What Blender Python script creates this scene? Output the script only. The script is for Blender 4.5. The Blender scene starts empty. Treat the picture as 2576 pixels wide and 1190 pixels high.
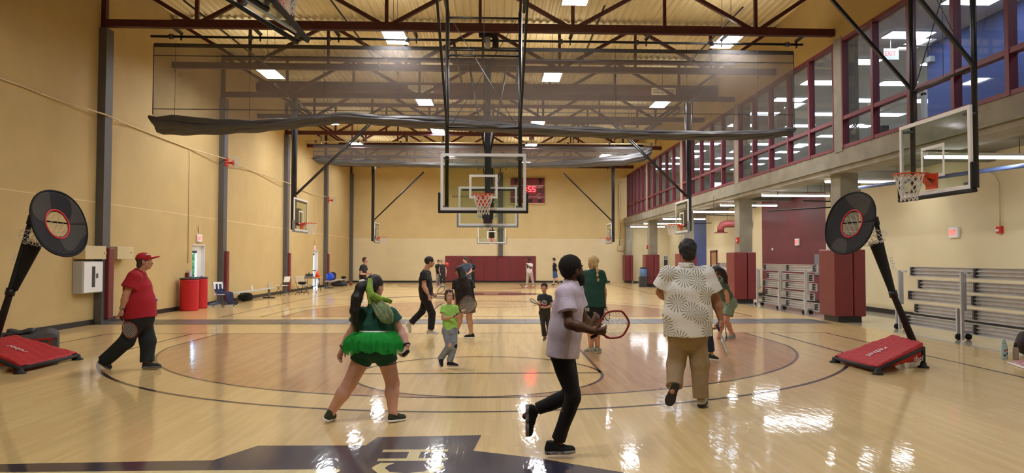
import bpy, bmesh, math, random
import numpy as np
from mathutils import Vector, Matrix
random.seed(7)
SC = bpy.context.scene
COL = SC.collection
PI = math.pi

# ------------------------------------------------------------------ camera
CF, CYAW, CPIT, CROL, CDX, CH = 1807.4, .0366, .0309, .0017, 26.7, 1.7126
_F = Vector((math.sin(CYAW)*math.cos(CPIT), math.cos(CYAW)*math.cos(CPIT), math.sin(CPIT)))
_R0 = Vector((math.cos(CYAW), -math.sin(CYAW), 0)); _U0 = _R0.cross(_F)
_R = _R0*math.cos(CROL)+_U0*math.sin(CROL); _U = _U0*math.cos(CROL)-_R0*math.sin(CROL)
cam = bpy.data.cameras.new('camera'); camo = bpy.data.objects.new('camera', cam); COL.objects.link(camo)
cam.sensor_fit = 'HORIZONTAL'; cam.sensor_width = 36; cam.lens = 36*CF/2576
cam.shift_x = -CDX/2576; cam.clip_start = .05; cam.clip_end = 300
_M = Matrix((_R, _U, -_F)).transposed().to_4x4(); _M.translation = (0, 0, CH)
camo.matrix_world = _M
SC.camera = camo
SC.view_settings.view_transform = 'Standard'; SC.view_settings.look = 'None'
SC.view_settings.gamma = 1; SC.view_settings.use_curve_mapping = False
SC.view_settings.exposure = 0.0
SC.cycles.max_bounces = 7; SC.cycles.diffuse_bounces = 3; SC.cycles.glossy_bounces = 3
SC.cycles.transmission_bounces = 5; SC.cycles.transparent_max_bounces = 14
SC.cycles.sample_clamp_indirect = 6; SC.cycles.caustics_reflective = False; SC.cycles.caustics_refractive = False
# daylight outside the side doors
wd = bpy.data.worlds.new('world'); SC.world = wd; wd.use_nodes = True
wd.node_tree.nodes['Background'].inputs[0].default_value = (.42, .62, 1, 1)
wd.node_tree.nodes['Background'].inputs[1].default_value = 10
HB_E, TUBE_E, TROF_E = 122.0, 28.0, 19.0      # emission of high bays, aisle tubes, upstairs troffers

def ray(px, py):
    return _F + _R*((px-1288-CDX)/CF) - _U*((py-595)/CF)
def at(px, py, Y):
    v = ray(px, py); return Vector((0, 0, CH)) + v*(Y/v.y)
def atx(px, py, X):
    v = ray(px, py); return Vector((0, 0, CH)) + v*(X/v.x)
def fl(px, py, z=0):
    v = ray(px, py); return Vector((0, 0, CH)) + v*((z-CH)/v.z)

# ------------------------------------------------------------------ materials
def lin(c):
    return tuple(((x/255+.055)/1.055)**2.4 if x/255 > .04045 else x/255/12.92 for x in c[:3])+(1,)
def mat(name, c, rough=.6, metal=0, var=0, scale=8, bump=0, bscale=60, emit=None, es=0, coat=0, alpha=None, spec=.5, stretch=None, dark=None):
    m = bpy.data.materials.new(name); m.use_nodes = True; nt = m.node_tree; b = nt.nodes['Principled BSDF']
    col = lin(c)
    b.inputs['Base Color'].default_value = col; b.inputs['Roughness'].default_value = rough
    b.inputs['Metallic'].default_value = metal; b.inputs['Coat Weight'].default_value = coat
    b.inputs['Specular IOR Level'].default_value = spec
    tc = nt.nodes.new('ShaderNodeTexCoord')
    src = tc.outputs['Object']
    if stretch:
        mp = nt.nodes.new('ShaderNodeMapping'); mp.inputs['Scale'].default_value = stretch
        nt.links.new(src, mp.inputs[0]); src = mp.outputs[0]
    if var:
        n = nt.nodes.new('ShaderNodeTexNoise'); n.inputs['Scale'].default_value = scale; n.inputs['Detail'].default_value = 5
        r = nt.nodes.new('ShaderNodeMix'); r.data_type = 'RGBA'
        d = lin(dark) if dark else tuple(x*(1-var) for x in col[:3])+(1,)
        r.inputs[6].default_value = d
        r.inputs[7].default_value = col if dark else tuple(min(1, x*(1+var)) for x in col[:3])+(1,)
        cr = nt.nodes.new('ShaderNodeMapRange'); cr.inputs[1].default_value = .3; cr.inputs[2].default_value = .7
        nt.links.new(src, n.inputs['Vector']); nt.links.new(n.outputs[0], cr.inputs[0])
        nt.links.new(cr.outputs[0], r.inputs[0]); nt.links.new(r.outputs[2], b.inputs['Base Color'])
    if bump:
        n2 = nt.nodes.new('ShaderNodeTexNoise'); n2.inputs['Scale'].default_value = bscale; n2.inputs['Detail'].default_value = 3
        bp = nt.nodes.new('ShaderNodeBump'); bp.inputs['Strength'].default_value = bump; bp.inputs['Distance'].default_value = .01
        nt.links.new(src, n2.inputs['Vector']); nt.links.new(n2.outputs[0], bp.inputs['Height']); nt.links.new(bp.outputs[0], b.inputs['Normal'])
    if emit:
        b.inputs['Emission Color'].default_value = lin(emit); b.inputs['Emission Strength'].default_value = es
    if alpha is not None:
        b.inputs['Alpha'].default_value = alpha
    return m

M = {}
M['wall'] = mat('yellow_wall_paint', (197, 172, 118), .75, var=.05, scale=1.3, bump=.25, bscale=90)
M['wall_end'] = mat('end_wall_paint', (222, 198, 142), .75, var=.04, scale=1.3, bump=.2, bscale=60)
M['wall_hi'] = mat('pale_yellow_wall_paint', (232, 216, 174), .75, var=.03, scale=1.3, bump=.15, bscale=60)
M['seam'] = mat('pale_seam', (225, 200, 150), .7)
M['maroon'] = mat('maroon_steel', (76, 32, 36), .5, var=.1, scale=3)
M['maroon_wall'] = mat('maroon_wall_paint', (112, 44, 50), .6, var=.04, scale=2)
M['blue_wall'] = mat('blue_wall_paint', (70, 86, 142), .7, var=.04, scale=2)
M['frame'] = mat('red_window_frame', (112, 38, 48), .5, var=.08, scale=4)
M['pad'] = mat('maroon_vinyl', (118, 44, 48), .38, var=.06, scale=5, bump=.3, bscale=6)
M['padsea'] = mat('maroon_vinyl_dark', (80, 20, 26), .5)
M['greycol'] = mat('grey_steel', (92, 90, 90), .6, var=.08, scale=3)
M['conc'] = mat('concrete', (146, 140, 124), .85, var=.16, scale=2.2, bump=.5, bscale=25)
M['conc2'] = mat('concrete_ceiling', (132, 128, 114), .85, var=.1, scale=1.5)
M['base'] = mat('black_baseboard', (34, 30, 30), .45)
M['deck'] = mat('cream_deck', (232, 218, 178), .6, var=.04, scale=1)
M['tile'] = mat('acoustic_tile', (214, 208, 204), .9, var=.05, scale=9)
M['black'] = mat('black_powder_steel', (22, 23, 25), .38, var=.1, scale=6)
M['blackm'] = mat('black_fabric', (18, 18, 20), .85, bump=.2, bscale=150)
M['white'] = mat('white_paint', (240, 240, 238), .5)
M['offw'] = mat('cream_box', (214, 196, 152), .6)
M['alu'] = mat('aluminium', (196, 196, 198), .4, metal=.35, var=.08, scale=5)
M['alud'] = mat('dark_metal', (96, 96, 98), .5, metal=.6)
M['orange'] = mat('orange_rim', (214, 70, 30), .4)
M['net'] = mat('white_net', (226, 222, 214), .8)
M['redv'] = mat('red_vinyl', (196, 24, 38), .42, var=.05, scale=6, bump=.3, bscale=5)
M['red'] = mat('red_fabric', (178, 26, 36), .7, var=.1, scale=9, bump=.5, bscale=9)
M['reds'] = mat('red_plastic', (206, 36, 30), .4)
M['grey'] = mat('mid_grey', (120, 120, 122), .6)
M['dgrey'] = mat('dark_grey', (58, 58, 60), .7)
M['padgrey'] = mat('grey_rubber_pad', (128, 134, 138), .6)
M['rubber'] = mat('black_rubber', (20, 20, 20), .7)
M['hb'] = mat('high_bay_lamp', (255, 255, 255), emit=(250, 250, 255), es=HB_E)
M['hbup'] = mat('deck_fill_glow', (255, 255, 255), emit=(255, 246, 228), es=HB_E*.1)  # added upward glow that brightens the roof deck
M['tube'] = mat('fluorescent_tube', (255, 255, 255), emit=(248, 250, 255), es=TUBE_E)
M['trof'] = mat('troffer_lens', (255, 255, 255), emit=(228, 238, 255), es=TROF_E)
M['led'] = mat('red_led', (255, 60, 60), emit=(255, 42, 48), es=14)
M['exit'] = mat('exit_red_glow', (255, 60, 50), emit=(255, 60, 50), es=2.2)
M['ltgrey'] = mat('light_grey', (186, 188, 188), .5)

def glassmat(name, c, a, rough=.02):
    m = bpy.data.materials.new(name); m.use_nodes = True; nt = m.node_tree; nt.nodes.remove(nt.nodes['Principled BSDF'])
    o = nt.nodes['Material Output']; t = nt.nodes.new('ShaderNodeBsdfTransparent'); t.inputs[0].default_value = lin(c)
    g = nt.nodes.new('ShaderNodeBsdfGlossy'); g.inputs['Roughness'].default_value = rough
    f = nt.nodes.new('ShaderNodeLayerWeight'); f.inputs[0].default_value = .5
    pw = nt.nodes.new('ShaderNodeMath'); pw.operation = 'POWER'; pw.inputs[1].default_value = 5; nt.links.new(f.outputs['Facing'], pw.inputs[0])
    ma = nt.nodes.new('ShaderNodeMath'); ma.operation = 'MULTIPLY_ADD'; ma.inputs[1].default_value = .8; ma.inputs[2].default_value = a+.03
    x = nt.nodes.new('ShaderNodeMixShader')
    nt.links.new(pw.outputs[0], ma.inputs[0]); nt.links.new(ma.outputs[0], x.inputs[0])
    nt.links.new(t.outputs[0], x.inputs[1]); nt.links.new(g.outputs[0], x.inputs[2]); nt.links.new(x.outputs[0], o.inputs[0])
    return m
M['glass'] = glassmat('window_glass', (222, 228, 232), .02)
M['bglass'] = glassmat('backboard_glass', (222, 235, 228), .03, .08)
def sheer(name, c, a, streak=.1):
    m = bpy.data.materials.new(name); m.use_nodes = True; nt = m.node_tree; nt.nodes.remove(nt.nodes['Principled BSDF'])
    o = nt.nodes['Material Output']; t = nt.nodes.new('ShaderNodeBsdfTransparent')
    d = nt.nodes.new('ShaderNodeBsdfDiffuse'); d.inputs[0].default_value = lin(c)
    tl = nt.nodes.new('ShaderNodeBsdfTranslucent'); tl.inputs[0].default_value = lin(c)
    x0 = nt.nodes.new('ShaderNodeMixShader'); x0.inputs[0].default_value = .4
    nt.links.new(d.outputs[0], x0.inputs[1]); nt.links.new(tl.outputs[0], x0.inputs[2])
    x = nt.nodes.new('ShaderNodeMixShader')
    tc = nt.nodes.new('ShaderNodeTexCoord'); n = nt.nodes.new('ShaderNodeTexNoise'); n.inputs['Scale'].default_value = 1.2
    n.inputs['Detail'].default_value = 6
    mr = nt.nodes.new('ShaderNodeMapRange'); mr.inputs[1].default_value = .3; mr.inputs[2].default_value = .7
    mr.inputs[3].default_value = a-streak; mr.inputs[4].default_value = a+streak
    nt.links.new(tc.outputs['Object'], n.inputs['Vector']); nt.links.new(n.outputs[0], mr.inputs[0]); nt.links.new(mr.outputs[0], x.inputs[0])
    nt.links.new(t.outputs[0], x.inputs[1]); nt.links.new(x0.outputs[0], x.inputs[2]); nt.links.new(x.outputs[0], o.inputs[0])
    return m
M['sheer'] = sheer('curtain_mesh', (126, 118, 110), .6, .05)
M['vinylc'] = mat('curtain_vinyl', (84, 82, 82), .5, var=.08, scale=3, bump=.3, bscale=5)

def woodmat(name, c, dark, var=.12, tint=None):
    """narrow maple strips running along Y under a glossy varnish"""
    m = bpy.data.materials.new(name); m.use_nodes = True; nt = m.node_tree; b = nt.nodes['Principled BSDF']; L = nt.links.new
    tc = nt.nodes.new('ShaderNodeTexCoord')
    mp = nt.nodes.new('ShaderNodeMapping'); mp.inputs['Rotation'].default_value = (0, 0, PI/2)
    L(tc.outputs['Object'], mp.inputs[0])
    br = nt.nodes.new('ShaderNodeTexBrick'); br.inputs['Scale'].default_value = 1
    br.inputs['Brick Width'].default_value = 1.1; br.inputs['Row Height'].default_value = .057; br.inputs['Mortar Size'].default_value = .0013
    br.inputs['Color1'].default_value = (.35, .35, .35, 1); br.inputs['Color2'].default_value = (.75, .75, .75, 1); br.inputs['Mortar'].default_value = (0, 0, 0, 1)
    br.offset = .37; br.inputs['Bias'].default_value = 0
    L(mp.outputs[0], br.inputs['Vector'])
    mp2 = nt.nodes.new('ShaderNodeMapping'); mp2.inputs['Scale'].default_value = (14, .8, 1)
    L(tc.outputs['Object'], mp2.inputs[0])
    n = nt.nodes.new('ShaderNodeTexNoise'); n.inputs['Scale'].default_value = 2; n.inputs['Detail'].default_value = 6
    L(mp2.outputs[0], n.inputs['Vector'])
    add = nt.nodes.new('ShaderNodeMath'); add.operation = 'MULTIPLY_ADD'; add.inputs[1].default_value = .5
    L(n.outputs[0], add.inputs[0]); L(br.outputs['Color'], add.inputs[2])
    mx = nt.nodes.new('ShaderNodeMix'); mx.data_type = 'RGBA'; mx.inputs[6].default_value = lin(dark); mx.inputs[7].default_value = lin(c)
    mr = nt.nodes.new('ShaderNodeMapRange'); mr.inputs[1].default_value = .3; mr.inputs[2].default_value = 1.15
    L(add.outputs[0], mr.inputs[0]); L(mr.outputs[0], mx.inputs[0]); L(mx.outputs[2], b.inputs['Base Color'])
    b.inputs['Roughness'].default_value = .4; b.inputs['Specular IOR Level'].default_value = .12; b.inputs['Coat Weight'].default_value = .62; b.inputs['Coat Roughness'].default_value = .06
    b.inputs['Coat IOR'].default_value = 1.5
    mp3 = nt.nodes.new('ShaderNodeMapping'); mp3.inputs['Scale'].default_value = (9, 3.0, 1); L(tc.outputs['Object'], mp3.inputs[0])
    n3 = nt.nodes.new('ShaderNodeTexNoise'); n3.inputs['Scale'].default_value = 1.6; n3.inputs['Detail'].default_value = 2; L(mp3.outputs[0], n3.inputs['Vector'])
    bp = nt.nodes.new('ShaderNodeBump'); bp.inputs['Strength'].default_value = .24; bp.inputs['Distance'].default_value = .006
    ad2 = nt.nodes.new('ShaderNodeMath'); ad2.operation = 'MULTIPLY_ADD'; ad2.inputs[1].default_value = .35
    L(br.outputs['Color'], ad2.inputs[0]); L(n3.outputs[0], ad2.inputs[2])
    L(ad2.outputs[0], bp.inputs['Height'])
    L(bp.outputs[0], b.inputs['Coat Normal']); L(bp.outputs[0], b.inputs['Normal'])
    return m
M['wood'] = woodmat('maple_floor', (230, 202, 144), (204, 172, 114))
M['woodt'] = woodmat('stained_maple_floor', (202, 160, 112), (162, 118, 76))
M['line'] = woodmat('dark_court_line', (44, 34, 46), (34, 26, 36))
M['linem'] = woodmat('maroon_court_line', (104, 48, 58), (84, 36, 46))
M['navy'] = woodmat('navy_floor_paint', (42, 40, 62), (30, 28, 48))
M['cream'] = woodmat('cream_floor_paint', (226, 214, 160), (206, 190, 140))
M['aisle'] = mat('polished_aisle_floor', (205, 196, 176), .22, var=.05, scale=2, coat=.6)
M['diam'] = mat('diamond_plate', (104, 106, 108), .3, metal=.8, var=.25, scale=40, bump=.6, bscale=50)

# ------------------------------------------------------------------ mesh helpers
class MB:
    def __init__(s): s.v = []; s.f = []; s.m = []; s.sm = []
    def add(s, vs, fs, mi=0, smooth=False):
        o = len(s.v); s.v += [tuple(v) for v in vs]
        for f in fs: s.f.append(tuple(i+o for i in f)); s.m.append(mi); s.sm.append(smooth)
        return s
    def box(s, a, b, mi=0, T=None):
        x0, y0, z0 = a; x1, y1, z1 = b
        vs = [Vector(p) for p in ((x0,y0,z0),(x1,y0,z0),(x1,y1,z0),(x0,y1,z0),(x0,y0,z1),(x1,y0,z1),(x1,y1,z1),(x0,y1,z1))]
        if T: vs = [T @ v for v in vs]
        return s.add(vs, [(0,3,2,1),(4,5,6,7),(0,1,5,4),(1,2,6,5),(2,3,7,6),(3,0,4,7)], mi)
    def quad(s, a, b, c, d, mi=0): return s.add([a, b, c, d], [(0,1,2,3)], mi)
    def poly(s, pts, mi=0): return s.add(pts, [tuple(range(len(pts)))], mi)
    def bar(s, a, b, w, h, mi=0, up=(0,0,1), T=None):
        """rectangular bar from a to b, w wide and h high"""
        a = Vector(a); b = Vector(b)
        if T: a = T @ a; b = T @ b
        d = (b-a).normalized(); u = Vector(up)
        if T: u = T.to_3x3() @ u
        if abs(d.dot(u)) > .98: u = Vector((1,0,0)) if abs(d.x) < .9 else Vector((0,1,0))
        r = d.cross(u).normalized(); u = r.cross(d).normalized()
        vs = [p + r*sx*w/2 + u*sy*h/2 for p in (a, b) for sx, sy in ((-1,-1),(1,-1),(1,1),(-1,1))]
        return s.add(vs, [(0,1,2,3),(7,6,5,4),(0,4,5,1),(1,5,6,2),(2,6,7,3),(3,7,4,0)], mi)
    def tube(s, pts, r, n=8, mi=0, T=None, cap=True, closed=False):
        pts = [Vector(p) for p in pts]
        if T: pts = [T @ p for p in pts]
        rs = r if isinstance(r, (list, tuple)) else [r]*len(pts)
        N = len(pts); vs = []; prev = None
        for i, p in enumerate(pts):
            if closed: d = pts[(i+1) % N]-pts[i-1]
            else: d = pts[min(i+1, N-1)]-pts[max(i-1, 0)]
            d = d.normalized() if d.length > 1e-9 else Vector((0,0,1))
            if prev is None: prev = d.orthogonal().normalized()
            u = prev - d*prev.dot(d); u = u.normalized() if u.length > 1e-6 else d.orthogonal().normalized(); prev = u
            w = d.cross(u)
            for k in range(n):
                a = 2*PI*k/n; vs.append(p + (u*math.cos(a)+w*math.sin(a))*rs[i])
        fs = []
        R = N if closed else N-1
        for i in range(R):
            j = (i+1) % N
            for k in range(n):
                l = (k+1) % n; fs.append((i*n+k, i*n+l, j*n+l, j*n+k))
        if cap and not closed: fs.append(tuple(range(n-1, -1, -1))); fs.append(tuple((N-1)*n+k for k in range(n)))
        return s.add(vs, fs, mi, n > 5)
    def lathe(s, prof, c=(0,0,0), n=20, mi=0, T=None, smooth=True):
        vs = []; c = Vector(c)
        for r, z in prof:
            for k in range(n):
                a = 2*PI*k/n; v = c+Vector((r*math.cos(a), r*math.sin(a), z)); vs.append(T @ v if T else v)
        fs = [(i*n+k, i*n+(k+1)%n, (i+1)*n+(k+1)%n, (i+1)*n+k) for i in range(len(prof)-1) for k in range(n)]
        fs.append(tuple(range(n-1,-1,-1))); fs.append(tuple((len(prof)-1)*n+k for k in range(n)))
        return s.add(vs, fs, mi, smooth)
    def ball(s, c, r, n=12, mi=0, T=None):
        r = (r, r, r) if not isinstance(r, (tuple, list)) else r
        vs = []; fs = []; c = Vector(c)
        for i in range(n//2+1):
            ph = PI*i/(n//2)
            for k in range(n):
                a = 2*PI*k/n; v = c+Vector((r[0]*math.sin(ph)*math.cos(a), r[1]*math.sin(ph)*math.sin(a), r[2]*math.cos(ph))); vs.append(T @ v if T else v)
        for i in range(n//2):
            for k in range(n): fs.append((i*n+k, (i+1)*n+k, (i+1)*n+(k+1)%n, i*n+(k+1)%n))
        return s.add(vs, fs, mi, True)
    def grid(s, P, mi=0, smooth=True):
        n, m = len(P), len(P[0])
        vs = [p for row in P for p in row]
        return s.add(vs, [(i*m+j, i*m+j+1, (i+1)*m+j+1, (i+1)*m+j) for i in range(n-1) for j in range(m-1)], mi, smooth)
    def build(s, name, mats, parent=None, bevel=0, solid=0):
        me = bpy.data.meshes.new(name); me.from_pydata(s.v, [], s.f)
        mats = mats if isinstance(mats, (list, tuple)) else [mats]
        for m in mats: me.materials.append(M[m] if isinstance(m, str) else m)
        me.polygons.foreach_set('material_index', s.m); me.polygons.foreach_set('use_smooth', s.sm); me.update()
        o = bpy.data.objects.new(name, me); COL.objects.link(o)
        if parent:
            o.parent = parent; o.matrix_parent_inverse = parent.matrix_world.inverted() if parent.get('wp') else Matrix()
            if parent.get('wp'):
                pass
        if solid:
            d = o.modifiers.new('t', 'SOLIDIFY'); d.thickness = solid; d.offset = 0
        if bevel:
            d = o.modifiers.new('b', 'BEVEL'); d.width = bevel; d.segments = 2; d.limit_method = 'ANGLE'
        return o
def tag(o, label, cat, group=None, kind=None):
    o['label'] = label; o['category'] = cat
    if group: o['group'] = group
    if kind: o['kind'] = kind
    return o
def struct(o, label=None, group=None):
    o['kind'] = 'structure'
    if label: o['label'] = label
    if group: o['group'] = group
    return o
def thing(name, label, cat, loc=(0,0,0), rz=0, group=None):
    """an Empty at the base of a thing; its children are built in the thing's own coordinates"""
    o = bpy.data.objects.new(name, None); COL.objects.link(o); o.location = loc; o.rotation_euler = (0,0,rz)
    o.empty_display_size = .1
    return tag(o, label, cat, group)
def wthing(name, label, cat, loc, group=None):
    """an Empty whose children are built in world coordinates"""
    o = thing(name, label, cat, loc, 0, group)
    return o
def wparent(o, p):
    o.parent = p; o.matrix_parent_inverse = Matrix.Translation(-Vector(p.location)); return o
def dup(root, loc=None, rz=None, label=None, group=None):
    r = root.copy(); COL.objects.link(r)
    if loc is not None: r.location = loc
    if rz is not None: r.rotation_euler = (0,0,rz)
    if label: r['label'] = label
    if group: r['group'] = group
    for ch in list(root.children):
        c = ch.copy(); COL.objects.link(c); c.parent = r
        for g in list(ch.children):
            d = g.copy(); COL.objects.link(d); d.parent = c
    return r
_txt = {}
def text_mb(s, size=1.0, T=None, depth=0, mb=None, mi=0, sx=1.0, bold=0):
    """lettering as mesh, in the XY plane, lower left at the origin"""
    cu = bpy.data.curves.new('t', 'FONT'); cu.body = s; cu.size = size; cu.resolution_u = 2; cu.extrude = depth; cu.offset = bold
    o = bpy.data.objects.new('t', cu); COL.objects.link(o)
    dg = bpy.context.evaluated_depsgraph_get(); me = bpy.data.meshes.new_from_object(o.evaluated_get(dg))
    mb = mb or MB()
    vs = [Vector((v.co.x*sx, v.co.y, v.co.z)) for v in me.vertices]
    if T: vs = [T @ v for v in vs]
    mb.add(vs, [tuple(p.vertices) for p in me.polygons], mi)
    bpy.data.objects.remove(o); bpy.data.curves.remove(cu); bpy.data.meshes.remove(me)
    return mb
def frame_T(o, x, y, z=None):
    x = Vector(x).normalized(); y = Vector(y).normalized(); z = Vector(z).normalized() if z else x.cross(y)
    m = Matrix((x, y, z)).transposed().to_4x4(); m.translation = o; return m

# ------------------------------------------------------------------ the hall
XL, XR, XW, YF, YN = -10.4, 9.23, 12.4, 51.7, -7.0
ZD, ZC = 9.45, 7.9           # deck, truss bottom chord
BAY = 4.11; Y0 = 19.17
YP = [Y0+BAY*2*k for k in range(-3, 4)]+[50.75]    # column lines (8.22 apart)

# floor: one mesh, court markings as flush paint
fb = MB()
WE = 9.32
fb.quad((XL,YN,0),(WE,YN,0),(WE,YF,0),(XL,YF,0), 0)
fb.quad((WE,YN,0),(14,YN,0),(14,YF,0),(WE,YF,0), 7)
def ring(cx, cy, r, w, a0, a1, z, mi, n=64, ry=None):
    ry = ry or r
    P = []
    for i in range(n+1):
        a = a0+(a1-a0)*i/n
        P.append([(cx+(r-w/2)*math.cos(a), cy+(ry-w/2)*math.sin(a), z), (cx+(r+w/2)*math.cos(a), cy+(ry+w/2)*math.sin(a), z)])
    fb.grid(P, mi, False)
def strip(x0, y0, x1, y1, w, z, mi):
    a = Vector((x0,y0,z)); b = Vector((x1,y1,z)); d = (b-a).normalized(); r = Vector((-d.y,d.x,0))*w/2
    fb.quad(a-r, b-r, b+r, a+r, mi)
GX = -.25
def half_court(yb, s, r2=6.9, tint=True):
    """yb = baseline, s = +1 when the court lies towards +Y; hoop centre 1.575 in front of it"""
    yc = yb+s*1.6
    R1 = 6.08
    if tint:
        for sg in (-1, 1):
            P = []
            for i in range(49):
                x = 1.83+(6.02-1.83)*i/48
                dy = math.sqrt(max(0, R1*R1-x*x)); P.append([(GX+sg*x, yb, .001), (GX+sg*x, yc+s*dy, .001)])
            fb.grid(P, 1, False)
        P = []
        yft = yb+s*5.8
        for i in range(41):                      # between free-throw circle and arc
            x = -1.83+3.66*i/40
            P.append([(GX+x, yft+s*math.sqrt(max(0, 1.83**2-x*x)), .001), (GX+x, yc+s*math.sqrt(R1*R1-x*x), .001)])
        fb.grid(P, 1, False)
    for r, xm, w in ((R1, 6.02, .05), (r2, 6.62, .06)):
        a = math.acos(xm/r)
        if s > 0: ring(GX, yc, r, w, a, PI-a, .002, 2)
        else: ring(GX, yc, r, w, PI+a, 2*PI-a, .002, 2)
        for sg in (-1, 1): strip(GX+sg*xm, yb, GX+sg*xm, yc+s*r*math.sin(a), w, .0025, 2)
    for sg in (-1, 1): strip(GX+sg*1.83, yb, GX+sg*1.83, yb+s*5.8, .05, .003, 2)
    strip(GX-1.83, yb+s*5.8, GX+1.83, yb+s*5.8, .05, .0035, 2)
    ring(GX, yb+s*5.8, 1.83, .05, 0, 2*PI, .003, 2)
half_court(16.6, -1)
half_court(21.3, 1); half_court(48.4, -1)
strip(-8.75, 16.6, 7.66, 16.6, .05, .002, 2)
for x in (-8.75, 7.66): strip(x, YN, x, 16.6, .05, .0025, 2)
strip(-8.0, 21.3, 7.66, 21.3, .05, .002, 2); strip(-8.0, 48.4, 7.66, 48.4, .05, .002, 2)
for x in (-8.0, 7.66): strip(x, 21.3, x, 48.4, .05, .0025, 2)
strip(-8.0, 34.85, 7.66, 34.85, .05, .002, 2); ring(GX, 34.85, 1.83, .05, 0, 2*PI, .0025, 2)
fb.poly([(GX+2.6*math.cos(2*PI*k/40), 34.85+1.25*math.sin(2*PI*k/40), .003) for k in range(40)], 3)
for y0, y1 in ((30.4, 33.6), (36.1, 39.2)):        # side courts, maroon keys at the walls
    strip(-9.6, y0, -4, y0, .05, .003, 2); strip(-9.6, y1, -4, y1, .05, .003, 2)
fb.quad((-1.2,36.6,.004),(1.3,36.6,.004),(1.3,37.2,.004),(-1.2,37.2,.004), 3)
fb.quad((GX-.35,34.7,.005),(GX+.35,34.7,.005),(GX+.35,35.1,.005),(GX-.35,35.1,.005), 5)
for pts in ([(-5.6,31),(-3.9,32.8),(-3.2,32.8),(-4.9,31)], [(-3.0,31),(-3.0,31.6),(-1.6,31.6),(-1.6,31)], [(-3.0,32.2),(-3.0,32.8),(-1.6,32.8),(-1.6,32.2)]):
    fb.poly([(x, y, .003) for x, y in pts], 6)
logo = [(-4.6,5.3),(-4.1,6.17),(-2.39,6.23),(-2.17,6.70),(-1.19,6.68),(-1.13,6.98),(-.14,7.03),(-.2,6.47),(.38,6.20),(1.03,5.77),(1.9,5.1),(2.2,3.0),(-4.6,3.0)]
fb.poly([(x, y, .003) for x, y in logo], 4)
fb.poly([(-4.6,5.5,.004),(-4.3,5.93,.004),(-1.27,5.935,.004),(-1.25,5.9,.004),(-1.35,5.5,.004)], 5)
text_mb('CH', .80, frame_T((-.44, 5.70, .0045), (0,1,0), (-1,0,0)), mb=fb, mi=5, sx=.74, bold=.016)
fb.box((XL+.02,18.95,0),(9.0,20.4,.006), 8)
for k in range(1, 13): fb.box((XL+k*1.6,18.95,.006),(XL+k*1.6+.012,20.4,.008), 6)
floor = struct(fb.build('floor', ['wood','woodt','line','linem','navy','cream','line','aisle','diam']), 'glossy maple gym floor with court lines, navy mark and metal plate strip')

def wallbox(name, a, b, m, label=None):
    return struct(MB().box(a, b).build(name, m), label)
# left wall, two door openings
DOORS = [(25.0, 26.05), (41.2, 42.35)]; DH = 2.17
mb = MB(); y = YN
for a, b in DOORS+[(YF+.3, None)]:
    mb.box((XL-.35,y,-.1),(XL,a,3.16), 0); y = b
for a, b in DOORS: mb.box((XL-.35,a,DH),(XL,b,3.16), 0)
mb.box((XL-.35,YN,3.16),(XL,YF+.3,ZD+.3), 0)
mb.box((XL-.001,YN,3.15),(XL+.004,YF,3.175), 1)
for y in (13.0, 24.65, 41.0): mb.box((XL-.001,y,0),(XL+.004,y+.015,7.9), 1) if y > 30 else None
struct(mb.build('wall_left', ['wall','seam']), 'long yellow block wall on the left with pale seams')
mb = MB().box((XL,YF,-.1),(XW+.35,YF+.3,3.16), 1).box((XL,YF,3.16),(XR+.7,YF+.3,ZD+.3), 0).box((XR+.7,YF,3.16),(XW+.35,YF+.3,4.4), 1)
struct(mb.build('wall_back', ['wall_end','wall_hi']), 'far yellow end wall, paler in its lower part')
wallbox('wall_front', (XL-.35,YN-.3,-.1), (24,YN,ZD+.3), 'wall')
# right: aisle wall with coloured bays, notch by the restrooms
mb = MB()
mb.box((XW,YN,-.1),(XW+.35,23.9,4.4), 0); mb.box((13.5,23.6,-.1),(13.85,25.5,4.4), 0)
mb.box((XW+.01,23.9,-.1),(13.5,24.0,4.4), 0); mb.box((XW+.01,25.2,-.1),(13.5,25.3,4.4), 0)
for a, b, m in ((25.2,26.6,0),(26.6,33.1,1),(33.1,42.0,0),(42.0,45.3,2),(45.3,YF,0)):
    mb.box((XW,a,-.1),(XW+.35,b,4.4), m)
mb.box((13.42,23.95,0),(13.5,25.25,.62), 3)
struct(mb.build('wall_aisle', ['wall_hi','maroon_wall','blue_wall','dgrey']), 'pale yellow aisle wall with a maroon bay and a blue bay')
# upper right wall above the windows, concrete beam and piers
mb = MB().box((XR,YN,7.62),(XR+.35,YF,ZD+.3), 0)
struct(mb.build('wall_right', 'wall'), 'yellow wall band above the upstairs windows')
mb = MB().box((XR,YN,4.07),(9.95,YF,4.66), 0).box((XR-.06,YN,4.2),(XR,YF,4.24), 0)
struct(mb.build('beam', 'conc'), 'long concrete beam under the upstairs windows')
pier = []
for i, y in enumerate(YP):
    if y > 50: continue
    p = MB().box((XR-.02,y-.42,4.66),(XR+.45,y+.04,7.7)).box((XR-.02,y-.42,4.60),(XR+.45,y+.04,4.66)).build('pier', 'conc')
    struct(p, 'concrete pier between upstairs windows', 'upstairs piers')
    c = MB().box((9.45,y+.2,0),(9.95,y+.78,4.07)).build('column', 'conc')
    struct(c, 'square concrete column on the aisle line', 'aisle columns')
struct(MB().box((9.25,50.95,0),(9.7,51.5,4.07)).build('column', 'conc'), 'square concrete column on the aisle line', 'aisle columns')
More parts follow.
